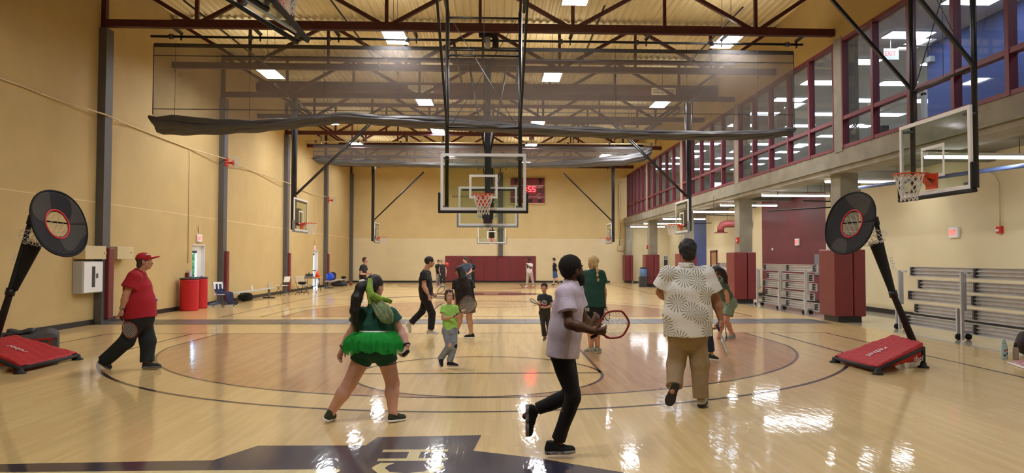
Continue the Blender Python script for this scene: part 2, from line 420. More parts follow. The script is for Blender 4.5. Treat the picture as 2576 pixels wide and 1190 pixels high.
# column wall pads: two maroon modules each
plab = {3: 'maroon pad around the nearest concrete column', 4: 'maroon pad around the column beside the small folded bleacher', 5: 'maroon pad around the column behind the patterned shirt', 6: 'maroon pad around the column with blue bottle cooler beside it', 2: 'maroon pad around the column outside the right edge'}
for i, y in enumerate(YP):
    if y < 14: continue
    yb = y if y < 50 else y
    p = wthing('column_pad', '', 'wall pad', (9.5, yb, 0), 'column pads')
    x0, x1, xs = (9.16, 9.92, 9.68) if y < 50 else (9.12, 9.62, 9.5)
    a = MB().box((x0,yb-.02,.16),(xs-.01,yb+.95,1.98)).build('pad_panel', 'pad', bevel=.03); wparent(a, p)
    b = MB().box((xs+.01,yb-.02,.16),(x1+.1,yb+.95,1.98)).build('pad_panel', 'pad', bevel=.03); wparent(b, p)
    c = MB().box((x0+.12,yb+.05,0),(x1,yb+.9,.16)).build('plinth', 'base'); wparent(c, p)
    p['label'] = 'column_pad_%d' % i
    tagp = {19: 'nearest tall maroon pad wrapped around a concrete column, right of the patterned shirt',
            27: 'maroon column pad left of the small folded bleacher', 35: 'maroon column pad hidden behind the man in the patterned shirt',
            43: 'maroon column pad with a blue jug beside it', 51: 'narrow maroon column pad against the far end wall'}
    for k, v in tagp.items():
        if abs(k-y) < 1.5: p['label'] = v
# baseboards
mb = MB(); y = YN
for a, b in DOORS+[(YF, None)]:
    mb.box((XL,y,0),(XL+.03,a,.13)); y = b
struct(mb.build('baseboard_left', 'base'), 'black baseboard along the left wall')
struct(MB().box((XL,YF-.03,0),(8.2,YF,.13)).box((9.9,YF-.03,0),(XW,YF,.1)).build('baseboard_back', 'base'), 'black baseboard along the far wall')
struct(MB().box((XW-.03,YN,0),(XW,23.9,.14)).box((XW-.03,25.2,0),(XW,YF,.14)).build('baseboard_aisle', 'base'), 'black baseboard along the aisle wall')
# corrugated deck
mb = MB(); x = XL-.1; P0 = []; P1 = []
while x < XR+.2:
    for dx, z in ((0,0),(.05,.05),(.13,.05),(.18,0)): P0.append((x+dx,YN,ZD+z)); P1.append((x+dx,YF+.1,ZD+z))
    x += .23
n = len(P0); mb.add(P0+P1, [(i,i+1,n+i+1,n+i) for i in range(n-1)])
mb.box((XL-.3,YN-.2,ZD+.25),(24,YF+.3,ZD+.35))
struct(mb.build('ceiling', 'deck'), 'cream corrugated metal roof deck')
# trusses
def truss(y, i):
    mb = MB(); x0, x1 = XL+.02, XR-.02
    zb, zt = ZC, 9.3
    mb.bar((x0,y,zb),(x1,y,zb),.16,.19); mb.bar((x0,y,zt),(x1,y,zt),.16,.16)
    nodes = [-7.95,-2.95,2.05,7.05]
    for nx in nodes:
        mb.bar((nx,y,zb),(nx,y,zt),.09,.09,up=(1,0,0))
        for s in (-1,1):
            tx = max(x0+.1, min(x1-.1, nx+s*2.5)); mb.bar((nx,y,zb),(tx,y,zt),.1,.1)
    for nx in (-5.45,-.45,4.55): mb.bar((nx,y,zb),(nx,y,zt),.08,.08,up=(1,0,0))
    o = mb.build('roof_truss', 'maroon'); struct(o, 'maroon steel roof truss spanning the hall', 'roof trusses')
for i in range(-6, 8):
    y = Y0+BAY*i
    if YN < y < YF: truss(y, i)
for (xa, xb) in ((461,675),(832,958),(1527,1458),(1887,1722)):
    struct(MB().tube([at(xa,0,21.5), at(xb,168,23.2)], .03, 6).build('sway_rod', 'greycol'), 'dark sway rod between roof deck and truss', 'sway rods')
# side wall pilasters with pads
for i, y in enumerate(YP[:-1]+[YF-.25]):
    if y > YF: continue
    h = 7.75
    p = MB().box((XL,y-.16,0),(XL+.2,y+.2,h)).build('pilaster', 'greycol'); struct(p, 'grey steel pilaster on the left wall', 'left wall pilasters')
    p = MB().box((XL,y-.07,h),(XL+.12,y+.08,9.3)).build('pilaster_post', 'maroon'); struct(p, 'maroon post above a grey pilaster', 'left wall pilaster posts')
    if i < len(YP)-1:
        q = MB().box((XL+.005,y-.02,.12),(XL+.30,y+.24,1.98)).build('pilaster_pad', 'pad', bevel=.02)
        L = {19: 'maroon pilaster pad behind the fire extinguisher cabinet', 27: 'maroon pilaster pad behind the draped folding chair', 35: 'maroon pilaster pad left of the white chairs and table', 43: 'maroon pilaster pad behind the blue bag'}
        tag(q, 'maroon pilaster pad near the camera', 'wall pad', 'left wall pilaster pads')
        for k, v in L.items():
            if abs(k-y) < 1.5: q['label'] = v
p = MB().box((.15,YF-.22,1.9),(.47,YF,7.9)).build('pilaster', 'greycol'); struct(p, 'grey steel pilaster in the middle of the far wall')
# far wall padding
w = wthing('wall_padding', 'long maroon padded mat fixed to the far end wall', 'wall pad', (-.4,YF-.1,.1))
nP = 7; x0, x1 = -3.66, 2.85; dw = (x1-x0)/nP
for k in range(nP):
    o = MB().box((x0+k*dw+.004,YF-.08,.12),(x0+(k+1)*dw-.004,YF,1.9)).build('pad_panel', 'pad', bevel=.02); wparent(o, w)

# upstairs windows
bays = []
for i in range(len(YP)):
    a = (YP[i-1]+.04) if i else YN; b = YP[i]-.42
    if b > YN: bays.append((a, b))
for wi, (a, b) in enumerate(bays):
    z0, z1, zm = 4.66, 7.62, 5.47
    n = 5; L = (b-a)/n
    fr = MB(); xa, xb = XR-.02, XR+.14
    for z, h in ((z0+.045,.09),(z1-.045,.09),(zm,.1)): fr.box((xa,a,z-h/2),(xb,b,z+h/2))
    for k in range(n+1):
        y = a+L*k; ww = .055 if 0 < k < n else .07
        fr.box((xa-.01,max(a,y-ww),z0),(xb,min(b,y+ww),z1))
    w = fr.build('window_%d' % (wi+1), 'frame'); struct(w, 'red framed upstairs window bay')
    g = MB().quad((XR+.06,a,z0),(XR+.06,b,z0),(XR+.06,b,z1),(XR+.06,a,z1)).build('pane', 'glass'); g.parent = w
# upstairs room
wallbox('floor_upper', (9.95,YN,4.4), (24,YF+.3,4.66), 'conc2', 'concrete slab of the upper floor seen from below')
struct(MB().box((XR+.35,YN,8.0),(24,YF+.3,8.1)).build('ceiling_upper', 'tile'), 'tiled ceiling of the upstairs room')
wallbox('wall_upper_blue', (12.7,YN,4.66), (13.0,20.6,8.0), 'blue_wall', 'blue wall upstairs')
wallbox('wall_upper_right', (23.7,YN,4.4), (24,YF,8.0), 'ltgrey', 'grey far wall of the upstairs room')
wallbox('wall_upper_back', (XR+.35,YF,4.4), (24,YF+.3,8.0), 'conc2', 'grey end wall of the upstairs room')
# aisle soffit ribs and services
mb = MB()
for k in range(14): mb.box((9.95,YN+1.5+k*4.11+2.3,4.16),(XW,YN+1.5+k*4.11+2.55,4.4))
struct(mb.build('ceiling_aisle', 'conc2'), 'concrete ribs under the upper floor')

# ------------------------------------------------------------------ lights
def highbay():
    t = thing('high_bay_light', '', 'ceiling light', group='high bay lights')
    MB().box((-.3,-.62,.03),(.3,.62,.1)).build('housing', 'white', t)
    mb = MB()
    for k in range(4): mb.box((-.27+k*.14,-.6,.0),(-.27+k*.14+.1,.6,.025))
    mb.build('lamp', 'hb', t)
    MB().box((-.32,-.64,-.045),(-.3,.64,.1)).box((.3,-.64,-.045),(.32,.64,.1)).box((-.32,-.64,-.045),(.32,-.62,.1)).box((-.32,.62,-.045),(.32,.64,.1)).build('cutoff_skirt', 'white', t)  # rim added below the lamps to keep sideways light off the trusses
    MB().quad((-.26,-.58,.102),(.26,-.58,.102),(.26,.58,.102),(-.26,.58,.102)).build('added_top_glow', 'hbup', t)  # glowing face added on top of the housing to brighten the deck
    for k in (-1,1): MB().tube([(0,k*.4,.1),(0,k*.4,1.52)],.008,5).build('hanger', 'alud', t)
    return t
hb0 = highbay(); first = True
for r, (xs, ys) in enumerate((((-2.85, 6.55), (13.2, 20.1, 28.4, 34.85, 43.0)), ((-7.6, 1.88), (16.7, 24.3, 32.8, 38.95, 46.5)))):
    for X in xs:
        for Y in ((4.6,)+ys if X in (-2.85, 1.88) else tuple(y for y in ys if y > 20)):  # nearest pair is unseen, added to light the people from the front
            side = {-2.85: 'left of the centre hoop', 6.55: 'nearest the upstairs windows', -7.6: 'by the left wall', 1.88: 'right of the centre hoop'}[X]
            vis = Y > 20
            dist = {20.1: 'first', 28.4: 'third', 34.85: 'fifth', 43.0: 'seventh', 24.3: 'second', 32.8: 'fourth', 38.95: 'sixth', 46.5: 'last'}.get(Y, str(Y))
            lb = 'white high bay lamp %s, %s row from the front' % (side, dist) if vis else 'white high bay lamp over the near court, out of view above'
            z = 7.95
            if first: hb0.location = (X,Y,z); hb0['label'] = lb; first = False
            else: dup(hb0, (X,Y,z), label=lb)
def tubelight():
    t = thing('fluorescent_light', '', 'ceiling light', group='aisle fluorescent lights')
    MB().box((-1.2,-.09,.03),(1.2,.09,.09)).build('housing', 'white', t)
    MB().box((-1.18,-.07,-.02),(-.01,.07,.03)).box((.01,-.07,-.02),(1.18,.07,.03)).build('lamp', 'tube', t)
    for k in (-1,1): MB().tube([(k*.9,0,.09),(k*.9,0,.42)],.008,5).build('hanger', 'alud', t)
    return t
tl = tubelight(); first = True
names = ['behind the camera', 'beside the camera', 'out of view right', 'nearest', 'second nearest, behind the nearest column', 'third nearest', 'fourth nearest', 'fifth nearest', 'sixth nearest', 'farthest but one', 'farthest']
for k, Y in enumerate((2.0, 6.4, 10.8, 15.2, 20.2, 24.8, 29.5, 33.6, 39.8, 45.0, 49.5)):
    lb = 'long white fluorescent strip under the aisle ceiling, '+names[k]
    loc = (10.5 if k != 4 else 10.62,Y,3.93)
    if first: tl.location = loc; tl['label'] = lb; first = False
    else: dup(tl, loc, label=lb)
# troffers upstairs
tr = thing('ceiling_panel_light', '', 'ceiling light', group='upstairs panel lights')
MB().box((-.63,-.32,-.01),(.63,.32,.02)).build('frame', 'white', tr); MB().box((-.6,-.29,-.025),(.6,.29,-.01)).build('lens', 'trof', tr)
first = True; ci = 0
for X in (11.5, 14.25, 17.0, 19.7, 22.4):
    for j in range(18):
        Y = 6.0+j*2.72-.1
        if X > 12.5 and Y < 21: continue
        if X > 18 and j % 2: continue
        OR = ['first','second','third','fourth','fifth','sixth','seventh','eighth','ninth','tenth','eleventh','twelfth','thirteenth','fourteenth','fifteenth','sixteenth','seventeenth','eighteenth']
        rw = {11.5:'first',14.25:'second',17.0:'third',19.7:'fourth',22.4:'fifth'}[X]
        lb = 'glowing upstairs ceiling panel, %s row from the windows, %s along' % (rw, OR[j])
        if first: tr.location = (X,Y,7.99); tr['label'] = lb; first = False
        else: dup(tr, (X,Y,7.99), label=lb)
# big ducts
for Y in (29.6, 44.9):
    t = wthing('air_duct', 'large maroon round air duct across the roof, '+('nearer one' if Y < 40 else 'farther one'), 'duct', (0,Y,8.7), 'roof ducts')
    o = MB().tube([(-9.8,Y,8.7),(-9.7,Y,8.7),(9.2,Y,8.7)],[.2,.28,.28],16).build('duct', 'maroon'); wparent(o, t)
    for x in (-3.1, 6.9, 1.9):
        if x > 1 and x < 3: continue
        o = MB().box((x-.5,Y-.32,8.52),(x+.5,Y-.22,8.78)).build('vent', 'offw'); wparent(o, t)
        o2 = MB()
        for k in range(5): o2.box((x-.46,Y-.33,8.54+k*.045),(x+.46,Y-.32,8.56+k*.045))
        o2 = o2.build('grille', 'dgrey'); wparent(o2, t)
# ------------------------------------------------------------------ basketball goals
def net_mb(c, r0=.215, r1=.12, h=.42, n=12, rows=6, T=None, wr=.0075, sway=(0,0)):
    mb = MB(); c = Vector(c)
    def P(a, i):
        t = i/rows; r = r0+(r1-r0)*min(1, t*1.25); r += .012*max(0, t-.8)*5*.3
        return c+Vector((r*math.cos(a)+sway[0]*t*t, r*math.sin(a)+sway[1]*t*t, -h*t))
    for k in range(n):
        for sgn in (-1, 1):
            pts = []
            for i in range(rows+1):
                pts.append(P(2*PI*(k+sgn*.5*(i % 2))/n, i))
            mb.tube(pts, wr, 4, cap=False)
    if T: mb.v = [tuple(T @ Vector(v)) for v in mb.v]
    return mb
def make_goal(label, loc, rz, kind='frame', pad='black', top=7.9, rimdir=1, fold=0, netkw={}, group='ceiling hung basketball hoops', lean=0):
    """local frame: board face looks along -Y, face at y = 0, floor z = 0"""
    t = thing('basketball_hoop', label, 'basketball hoop', loc, rz, group)
    T = Matrix()
    if fold:
        pv = Vector((0,.35,top)); T = Matrix.Translation(pv) @ Matrix.Rotation(fold, 4, 'X') @ Matrix.Translation(-pv)
    zb, zt, W = 2.745, 3.965, .915
    def bx(mb, a, b, mi=0): return mb.box(a, b, mi, T=T)
    fr = MB(); fw = .06
    for a, b in (((-W,0,zb),(W,.04,zb+fw)), ((-W,0,zt-fw),(W,.04,zt)), ((-W,0,zb+fw),(-W+fw,.04,zt-fw)), ((W-fw,0,zb+fw),(W,.04,zt-fw))): bx(fr, a, b)
    fr.build('backboard_frame', 'white', t)
    g = MB().add([T @ Vector(p) for p in ((-W+fw,.01,zb+fw),(W-fw,.01,zb+fw),(W-fw,.01,zt-fw),(-W+fw,.01,zt-fw))], [(0,1,2,3)]).build('backboard_glass', 'bglass', t)
    sq = MB(); sw, s0, s1 = .305, 3.05, 3.51
    for a, b in (((-sw,.002,s0-.05),(sw,.006,s0)), ((-sw,.002,s1-.05),(sw,.006,s1)), ((-sw,.002,s0),(-sw+.05,.006,s1-.05)), ((sw-.05,.002,s0),(sw,.006,s1-.05))): bx(sq, a, b)
    sq.build('target_square', 'white', t)
    pd = MB(); pm = {'black': 'rubber', 'grey': 'padgrey', 'green': 'rubber'}[pad]
    bx(pd, (-W-.05,-.02,zb-.06),(W+.05,.07,zb-.005)); bx(pd, (-W-.05,-.02,zb-.005),(-W-.002,.07,zb+.38)); bx(pd, (W+.002,-.02,zb-.005),(W+.05,.07,zb+.38))
    pd.build('edge_pad', pm, t, bevel=.015)
    rim = MB(); rc = Vector((0,-.38,3.05))
    rim.tube([rc+Vector((.2286*math.cos(2*PI*k/28), .2286*math.sin(2*PI*k/28), 0)) for k in range(28)], .011, 8, closed=True, T=T)
    rim.bar((-.08,-.17,3.04),(-.12,0,2.99),.02,.08,T=T); rim.bar((.08,-.17,3.04),(.12,0,2.99),.02,.08,T=T)
    bx(rim, (-.14,-.03,2.82),(.14,0,3.06)); bx(rim, (-.11,-.2,3.03),(.11,-.01,3.055))
    rim.add([T @ Vector(p) for p in ((-.09,-.19,3.03),(.09,-.19,3.03),(.09,-.02,2.84),(-.09,-.02,2.84))], [(0,1,2,3)])
    rim.build('rim', 'orange', t)
    if fold:
        c = T @ rc; nm = net_mb(c, T=None, r0=.17, r1=.11, h=.4, **netkw)
        nm.build('net', 'net', t)
    else: net_mb(rc, **netkw).build('net', 'net', t)
    if kind == 'frame':
        for s in (-1,1):
            MB().tube([(s*.79,.16,zb+.02),(s*.79,.16,7.08)], .043, 10, T=T).build('post', 'black', t)
            MB().bar((s*.79,.18,4.55),(s*.9,-2.35,7.5),.05,.05,T=T).build('brace', 'black', t)
            MB().tube([(s*.79,.16,7.08),(s*.82,-.1,top)], .03, 8, T=T).build('hanger', 'black', t)
            for z in (2.83, 3.86): MB().box((s*.79-.09,.03,z-.015),(s*.79+.05,.14,z+.015),T=T).build('clamp', 'alud', t)
        for z in (4.55, 6.12, 6.24, 6.95): MB().tube([(-.79,.16,z),(.79,.16,z)], .022, 8, T=T).build('cross_bar', 'black', t)
        for z, y in ((6.97,-1.9),(7.12,-2.03)): MB().tube([(-1.0,y,z),(1.0,y,z)], .035 if z > 7 else .02, 8, T=T).build('cross_bar', 'black', t)
        MB().tube([(-.7,.16,6.9),(.7,.16,4.6)], .008, 5, T=T).build('tie_rod', 'black', t)
        MB().tube([(.7,.16,6.9),(-.7,.16,4.6)], .008, 5, T=T).build('tie_rod', 'black', t)
        MB().tube([(0,.2,4.6),(0,.2,7.9)], .006, 5, T=T).build('hoist_cable', 'alud', t)
    else:
        MB().box((-.085,.2,zb+.05 if rimdir else zb),(.085,.37,top),T=T).build('mast', 'black', t)
        bx(MB(), (-.17,.04,2.95),(.17,.2,3.6)).build('mount', 'black', t)
        for s in (-1,1):
            MB().tube([(s*.06,.28,4.9),(s*.62,.3,top)], .028, 8, T=T).build('side_brace', 'black', t)
            MB().tube([(s*.06,.2,4.15),(s*.16,-2.9,7.2)], .03, 8, T=T).build('brace', 'black', t)
        MB().bar((-.8,.05,3.86),(.8,.05,3.86),.05,.05,T=T).build('cross_bar', 'black', t)
    side = abs(abs(rz)-PI/2) < .1; HL = 2.45 if side else 1.1
    MB().tube([(-HL,.3,7.77),(HL,.3,7.77)], .04, 8).build('hanger_pipe', 'black', t)
    if not side:
        for x in (-.95,.95): MB().tube([(x,-2.3,7.84),(x,2.3,7.84)], .04, 8).build('carrier_pipe', 'black', t)
    return t
make_goal('nearest centre hoop facing the camera, glass board with black edge pad', (GX-.03,15.35,0), 0, 'frame', 'black', netkw=dict(sway=(.01,0)))
make_goal('centre hoop seen from behind, grey padded board on a thick black mast', (GX-.02,22.5,0), PI, 'mast', 'grey')
make_goal('farthest centre hoop facing the camera near the end wall', (-.3,47.1,0), 0, 'mast', 'grey')
make_goal('left side hoop on a black mast, nearer one along the left wall', (-7.42,27.6,0), PI/2, 'mast', 'grey')
make_goal('left side hoop on a black mast, farther one by the end wall', (-7.5,45.6,0), PI/2, 'mast', 'grey')
make_goal('right side hoop half hidden behind the black mast, above the patterned shirt', (7.18,27.6,0), -PI/2, 'mast', 'grey')
make_goal('right side hoop, farther one near the end wall', (7.2,45.8,0), -PI/2, 'mast', 'grey')
make_goal('large glass hoop hanging at the upper right, facing left', (6.87,11.05,0), -PI/2, 'frame', 'black')
make_goal('hoop folded up under the roof at the upper left', (-7.3,11.2,0), PI/2, 'frame', 'black', top=7.75, fold=-1.02)

# curtain winch, pipes
def curtain(label, Y, x0, x1, zt, zs, prof, seed, group='raised divider curtains'):
    """prof: list of (x, top z, bottom z) of the gathered roll"""
    t = wthing('divider_curtain', label, 'divider curtain', ((x0+x1)/2,Y,zt), group)
    rnd = random.Random(seed)
    def pz(x, k):
        for a, b in zip(prof, prof[1:]):
            if a[0] <= x <= b[0]:
                u = (x-a[0])/(b[0]-a[0]); u = u*u*(3-2*u); return a[k]+(b[k]-a[k])*u
        return prof[0][k] if x < prof[0][0] else prof[-1][k]
    N = 60; P = []
    for i in range(N+1):
        x = x0+(x1-x0)*i/N; zb = pz(x, 1)
        row = []
        for j in range(9):
            u = j/8; z = zt+(zb-.04-zt)*u
            row.append((x, Y+.03*math.sin(x*1.3+seed)*u+.012*math.sin(x*5)*u, z))
        P.append(row)
    wparent(MB().grid(P).build('mesh_sheet', 'sheer'), t)
    mb = MB().box((x0,Y-.006,zt-.08),(x1,Y+.006,zt+.03)); wparent(mb.build('top_hem', 'vinylc'), t)
    mb = MB().box((x0,Y-.02,zt-.33),(x1,Y-.012,zt-.305)); wparent(mb.build('seam_tape', 'vinylc'), t)
    mb = MB().box((x0,Y-.02,zs),(x1,Y-.012,zs+.02)); wparent(mb.build('seam_tape', 'vinylc'), t)
    for x in (x0, x1): wparent(MB().box((x-.012,Y-.01,pz(x,1)),(x+.012,Y+.01,zt)).build('side_hem', 'vinylc'), t)
    # gathered vinyl: overlapping hanging folds
    layers = ((0,.0,.62,-.10),(.12,.28,.8,-.16),(.3,.5,1.0,-.08),(.02,.1,.9,.1))
    for li, (ea, u0, u1, yo) in enumerate(layers):
        P = []; n = 90
        ph = rnd.random()*6
        xa, xb = x0-.05+ea*.6, x1-.02-ea*.3
        for i in range(n+1):
            x = xa+(xb-xa)*i/n; zt_, zb_ = pz(x,1), pz(x,2); h = zt_-zb_
            w = .035*math.sin(x*1.1+ph)+.02*math.sin(x*2.9+ph*2)
            a = zt_-h*(u0+w*1.2); b = zt_-h*(u1+w*.8)
            if i in (0, n): a -= .03; b += .05
            row = []
            for j in range(13):
                s_ = j/12; ang = PI*1.15*s_
                yy = Y+yo-.09*math.sin(ang)*(1+.25*math.sin(x*3+ph)); zz = a+(b-a)*s_+.012*math.sin(x*7+j*.9+ph)
                row.append((x, yy, zz))
            P.append(row)
        wparent(MB().grid(P).build('gathered_fold', 'vinylc', solid=.006), t)
    # lifting cords
    x = x0+.6
    while x < x1:
        wparent(MB().tube([(x,Y-.03,zt+.11),(x,Y-.03,pz(x,1)+.02)], .005, 4).tube([(x,Y-.03,zt-.75),(x+.001,Y-.03,zt-.72)], .02, 6).build('lift_cord', 'dgrey'), t)
        x += 2.02
    return t
c1 = []
for px, ty, by in ((384,288,322),(400,296,340),(440,292,342),(520,302,340),(640,303,334),(720,298,326),(790,292,318),(870,283,312),(960,293,316),(1040,294,322),(1100,297,325),(1220,305,332),(1320,312,338),(1440,320,345),(1600,328,350),(1760,330,353),(1900,330,352),(1990,322,344)):
    a = at(px,ty,19.9); b = at(px,by,19.9); c1.append((a.x,a.z,b.z))
curtain('large raised divider curtain, grey see-through mesh with gathered vinyl at its foot', 19.9, -9.4, 8.4, 7.58, 5.78, c1, 3)
c2 = []
for px, ty, by in ((786,398,404),(800,392,412),(850,400,417),(950,402,420),(1050,408,421),(1200,412,424),(1350,410,423),(1450,402,422),(1560,392,418),(1610,384,408),(1642,370,392)):
    a = at(px,ty,36.3); b = at(px,by,36.3); c2.append((a.x,a.z,b.z))
curtain('smaller raised divider curtain in the distance, bunched up at its right end', 36.3, -9.2, 7.95, 7.4, 6.85, c2, 5)
for Y, z, xa, xb, m, nm in ((19.78,7.76,-9.43,8.62,'black','nearer'),(36.2,7.56,-9.6,8.3,'offw','farther')):
    t = wthing('curtain_pipe', 'long pipe holding the %s divider curtain' % nm, 'pipe', (0,Y,z), 'curtain pipes')
    wparent(MB().tube([(xa,Y,z),(xb,Y,z)], .035, 10).build('pipe', m), t)
    if Y < 30:
        for n_, a, b, m_ in (('winch_motor',(-.5,19.55,7.82),(.02,19.74,7.98),'black'),('winch_gearbox',(-.32,19.6,7.52),(-.18,19.74,7.82),'ltgrey'),('winch_bracket',(-.12,19.6,7.5),(.05,19.74,7.8),'black')):
            wparent(MB().box(a, b).build(n_, m_, bevel=.01), t)
    for k in range(9):
        x = xa+.55+k*(xb-xa-1)/8
        wparent(MB().tube([(x-.05,Y,z),(x+.05,Y,z)], .07, 10).build('drum', 'alud'), t)
        yt = 19.17 if Y < 30 else 35.61
        wparent(MB().box((x+.25,Y-.03,z-.1),(x+.28,Y+.03,z+.12)).box((x+.22,yt,z+.07 if Y < 30 else 7.74),(x+.31,Y+.03,z+.12 if Y < 30 else 7.8)).box((x+.25,Y-.03,z),(x+.28,Y+.03,7.8)).build('hanger_clamp', 'black'), t)

# ------------------------------------------------------------------ bounce-back target stands
def rebounder(label, mirror, F, discpx, polepx, Y):
    """F: floor points front-left, front-right, back-right, back-left foot"""
    fL, fR, bR, bL = [Vector((p[0],p[1],0)) for p in F]
    o = (fL+bR)/2
    t = wthing('basketball_return_stand', label, 'target stand', (o.x,o.y,0), 'red based target stands')
    H = .115; HB = .39
    up = Vector((0,0,1))
    def pnt(u, v, dz=0):      # u along width, v front to back
        a = fL.lerp(fR, u); b = bL.lerp(bR, u); p = a.lerp(b, v)
        z = H+(HB-H)*v - .03*math.sin(PI*u)*math.sin(PI*v)
        return p+up*(z+dz)
    P = [[pnt(.01+.98*i/22, .0+1.0*j/22, .006*math.sin(i*1.7+j*.6)+.005*math.sin(j*1.9-i*.8)) for j in range(23)] for i in range(23)]
    wparent(MB().grid(P).build('cover', 'red', solid=.01), t)
    # back and side drops
    back = [[pnt(.01+.98*i/22, 1.0, .006*math.sin(i*1.7+22*.6)+.005*math.sin(22*1.9-i*.8)-d*(.2+.03*math.sin(i*.6))) + (bL-fL).normalized()*.02*d for d in (0,.5,1)] for i in range(23)]
    wparent(MB().grid(back).build('cover_skirt', 'red', solid=.008), t)
    front = [[pnt(.12+.76*i/22, .0, .005*math.sin(i*1.7)-.05*d) for d in (0,.5,1)] for i in range(23)]
    wparent(MB().grid(front).build('cover_skirt', 'red', solid=.008), t)
    for u in (.01, .99):
        sd = [[pnt(u, 1.0*j/22, .006*math.sin((0 if u < .5 else 22)*1.7+j*.6)+.005*math.sin(j*1.9-(0 if u < .5 else 22)*.8)-d*(.03+.24*(j/22))) for d in (0,.5,1)] for j in range(23)]
        wparent(MB().grid(sd).build('cover_skirt', 'red', solid=.008), t)
    for c in (fL, fR, bR, bL):
        f = MB().lathe([(.085,0),(.085,.018),(.05,.035),(.042,.08),(.03,.09)], (c.x,c.y,0), 16)
        wparent(f.build('foot', 'rubber'), t)
    for a, b, za, zb in ((fL,fR,.07,.07),(fR,bR,.07,.3),(bR,bL,.3,.3),(bL,fL,.3,.07)):
        wparent(MB().tube([a+up*za, b+up*zb], .03, 8).build('rail', 'rubber'), t)
    for c in (bR, bL): wparent(MB().tube([c+up*.05, c+up*.33], .034, 8).build('leg', 'rubber'), t)
    # pole
    A = Vector(at(*polepx[0], Y)); B = Vector(at(*polepx[1], Y)); Tp = Vector(at(*polepx[2], Y))
    wparent(MB().tube([A, B, Tp], [.062,.05,.036], 12).build('pole', 'rubber'), t)
    d = (Tp-B).normalized()
    wparent(MB().tube([B-d*.05, B+d*.06], .07, 12).build('collar', 'black'), t)
    # disc with a hole
    c = Vector(at(*discpx[0], Y)); R1 = .565
    nrm = Vector(discpx[1]).normalized(); side = Vector(discpx[2]).normalized(); upv = nrm.cross(side).normalized()
    if upv.z < 0: upv = -upv
    side = upv.cross(nrm).normalized()
    rows = []
    for k in range(49):
        a = 2*PI*k/48; row = []
        for q in range(7):
            r = .215+(R1-.215)*q/6
            sc = 1.0+.05*math.cos(2*a)
            row.append(c+side*r*math.cos(a)*.97+upv*r*math.sin(a)*sc+nrm*(-.06*(1-(r/R1)**2)))
        rows.append(row)
    wparent(MB().grid(rows).build('disc', M['discfab'], solid=.006), t)
    wparent(MB().tube([c+side*R1*math.cos(2*PI*k/40)*.97+upv*R1*math.sin(2*PI*k/40)*(1+.05*math.cos(4*PI*k/40)) for k in range(40)], .014, 8, closed=True).build('disc_rim', 'blackm'), t)
    wparent(MB().tube([c+side*.228*math.cos(2*PI*k/28)+upv*.235*math.sin(2*PI*k/28)-nrm*.05 for k in range(28)], .017, 8, closed=True).build('hole_ring', 'redv'), t)
    for sg, nm in ((1,0),(-1,1)):
        pp = []
        for k in range(25):
            a = 2*PI*k/24; pp.append(c+side*(sg*.13+.17*math.cos(a)*.7)*1+upv*(sg*.2*1+.1*math.sin(a)) + nrm*(-.03))
    # net bag behind the hole
    nb = MB(); back = -nrm
    E1 = Tp+(A-Tp).normalized()*.28 - (side*0)
    tube = []
    for i in range(9):
        u = i/8; cc = (c-nrm*.06).lerp(E1+back*.02, u); cc.z -= .10*math.sin(PI*u)
        rr = .22*(1-u)+.12*u; tube.append((cc, rr))
    n = 12
    for k in range(n):
        for sgn in (-1,1):
            pts = []
            for i, (cc, rr) in enumerate(tube):
                a = 2*PI*(k+sgn*.5*i)/n
                pts.append(cc+side*rr*math.cos(a)+upv*rr*math.sin(a))
            nb.tube(pts, .004, 4, cap=False)
    wparent(nb.build('net', 'net'), t)
    # fabric chute down the pole
    P0 = Vector(at(*discpx[3], Y)); P1 = Vector(at(*discpx[4], Y))
    ax = (P1-P0).normalized(); s1 = ax.cross(Vector((0,1,0))).normalized(); s2 = ax.cross(s1).normalized()
    rows = []
    for i in range(17):
        u = i/16; r = .115*(1-u)+.035*u; p = P0.lerp(P1, u)
        rows.append([p+s1*r*math.cos(2*PI*k/24)+s2*r*.8*math.sin(2*PI*k/24) for k in range(25)])
    wparent(MB().grid(rows).build('ball_chute', 'blackm', solid=.006), t)
    ang = MB()
    for k in range(14):
        a = 2*PI*k/14; q = P0+s1*.115*math.cos(a)+s2*.092*math.sin(a)
        for dk in (-.5,.5):
            a2 = a+dk*2*PI/14; ang.tube([q, P0-ax*.045+s1*.118*math.cos(a2)+s2*.094*math.sin(a2)], .005, 4)
    wparent(ang.build('chute_netting', 'net'), t)
    wparent(MB().tube([P1, B+d*.02], .03, 8).build('chute_foot', 'rubber'), t)
    # arms holding the disc
    hub = c-nrm*.30
    for q in (c+upv*.34, c-upv*.52, c+side*.5, c-side*.5):
        wparent(MB().tube([Tp, q-nrm*.03], .013, 6).build('arm', 'rubber'), t)
    wparent(MB().tube([Tp+d*.06, Tp-d*.08], .052, 10).build('hinge', 'rubber'), t)
    return t, pnt
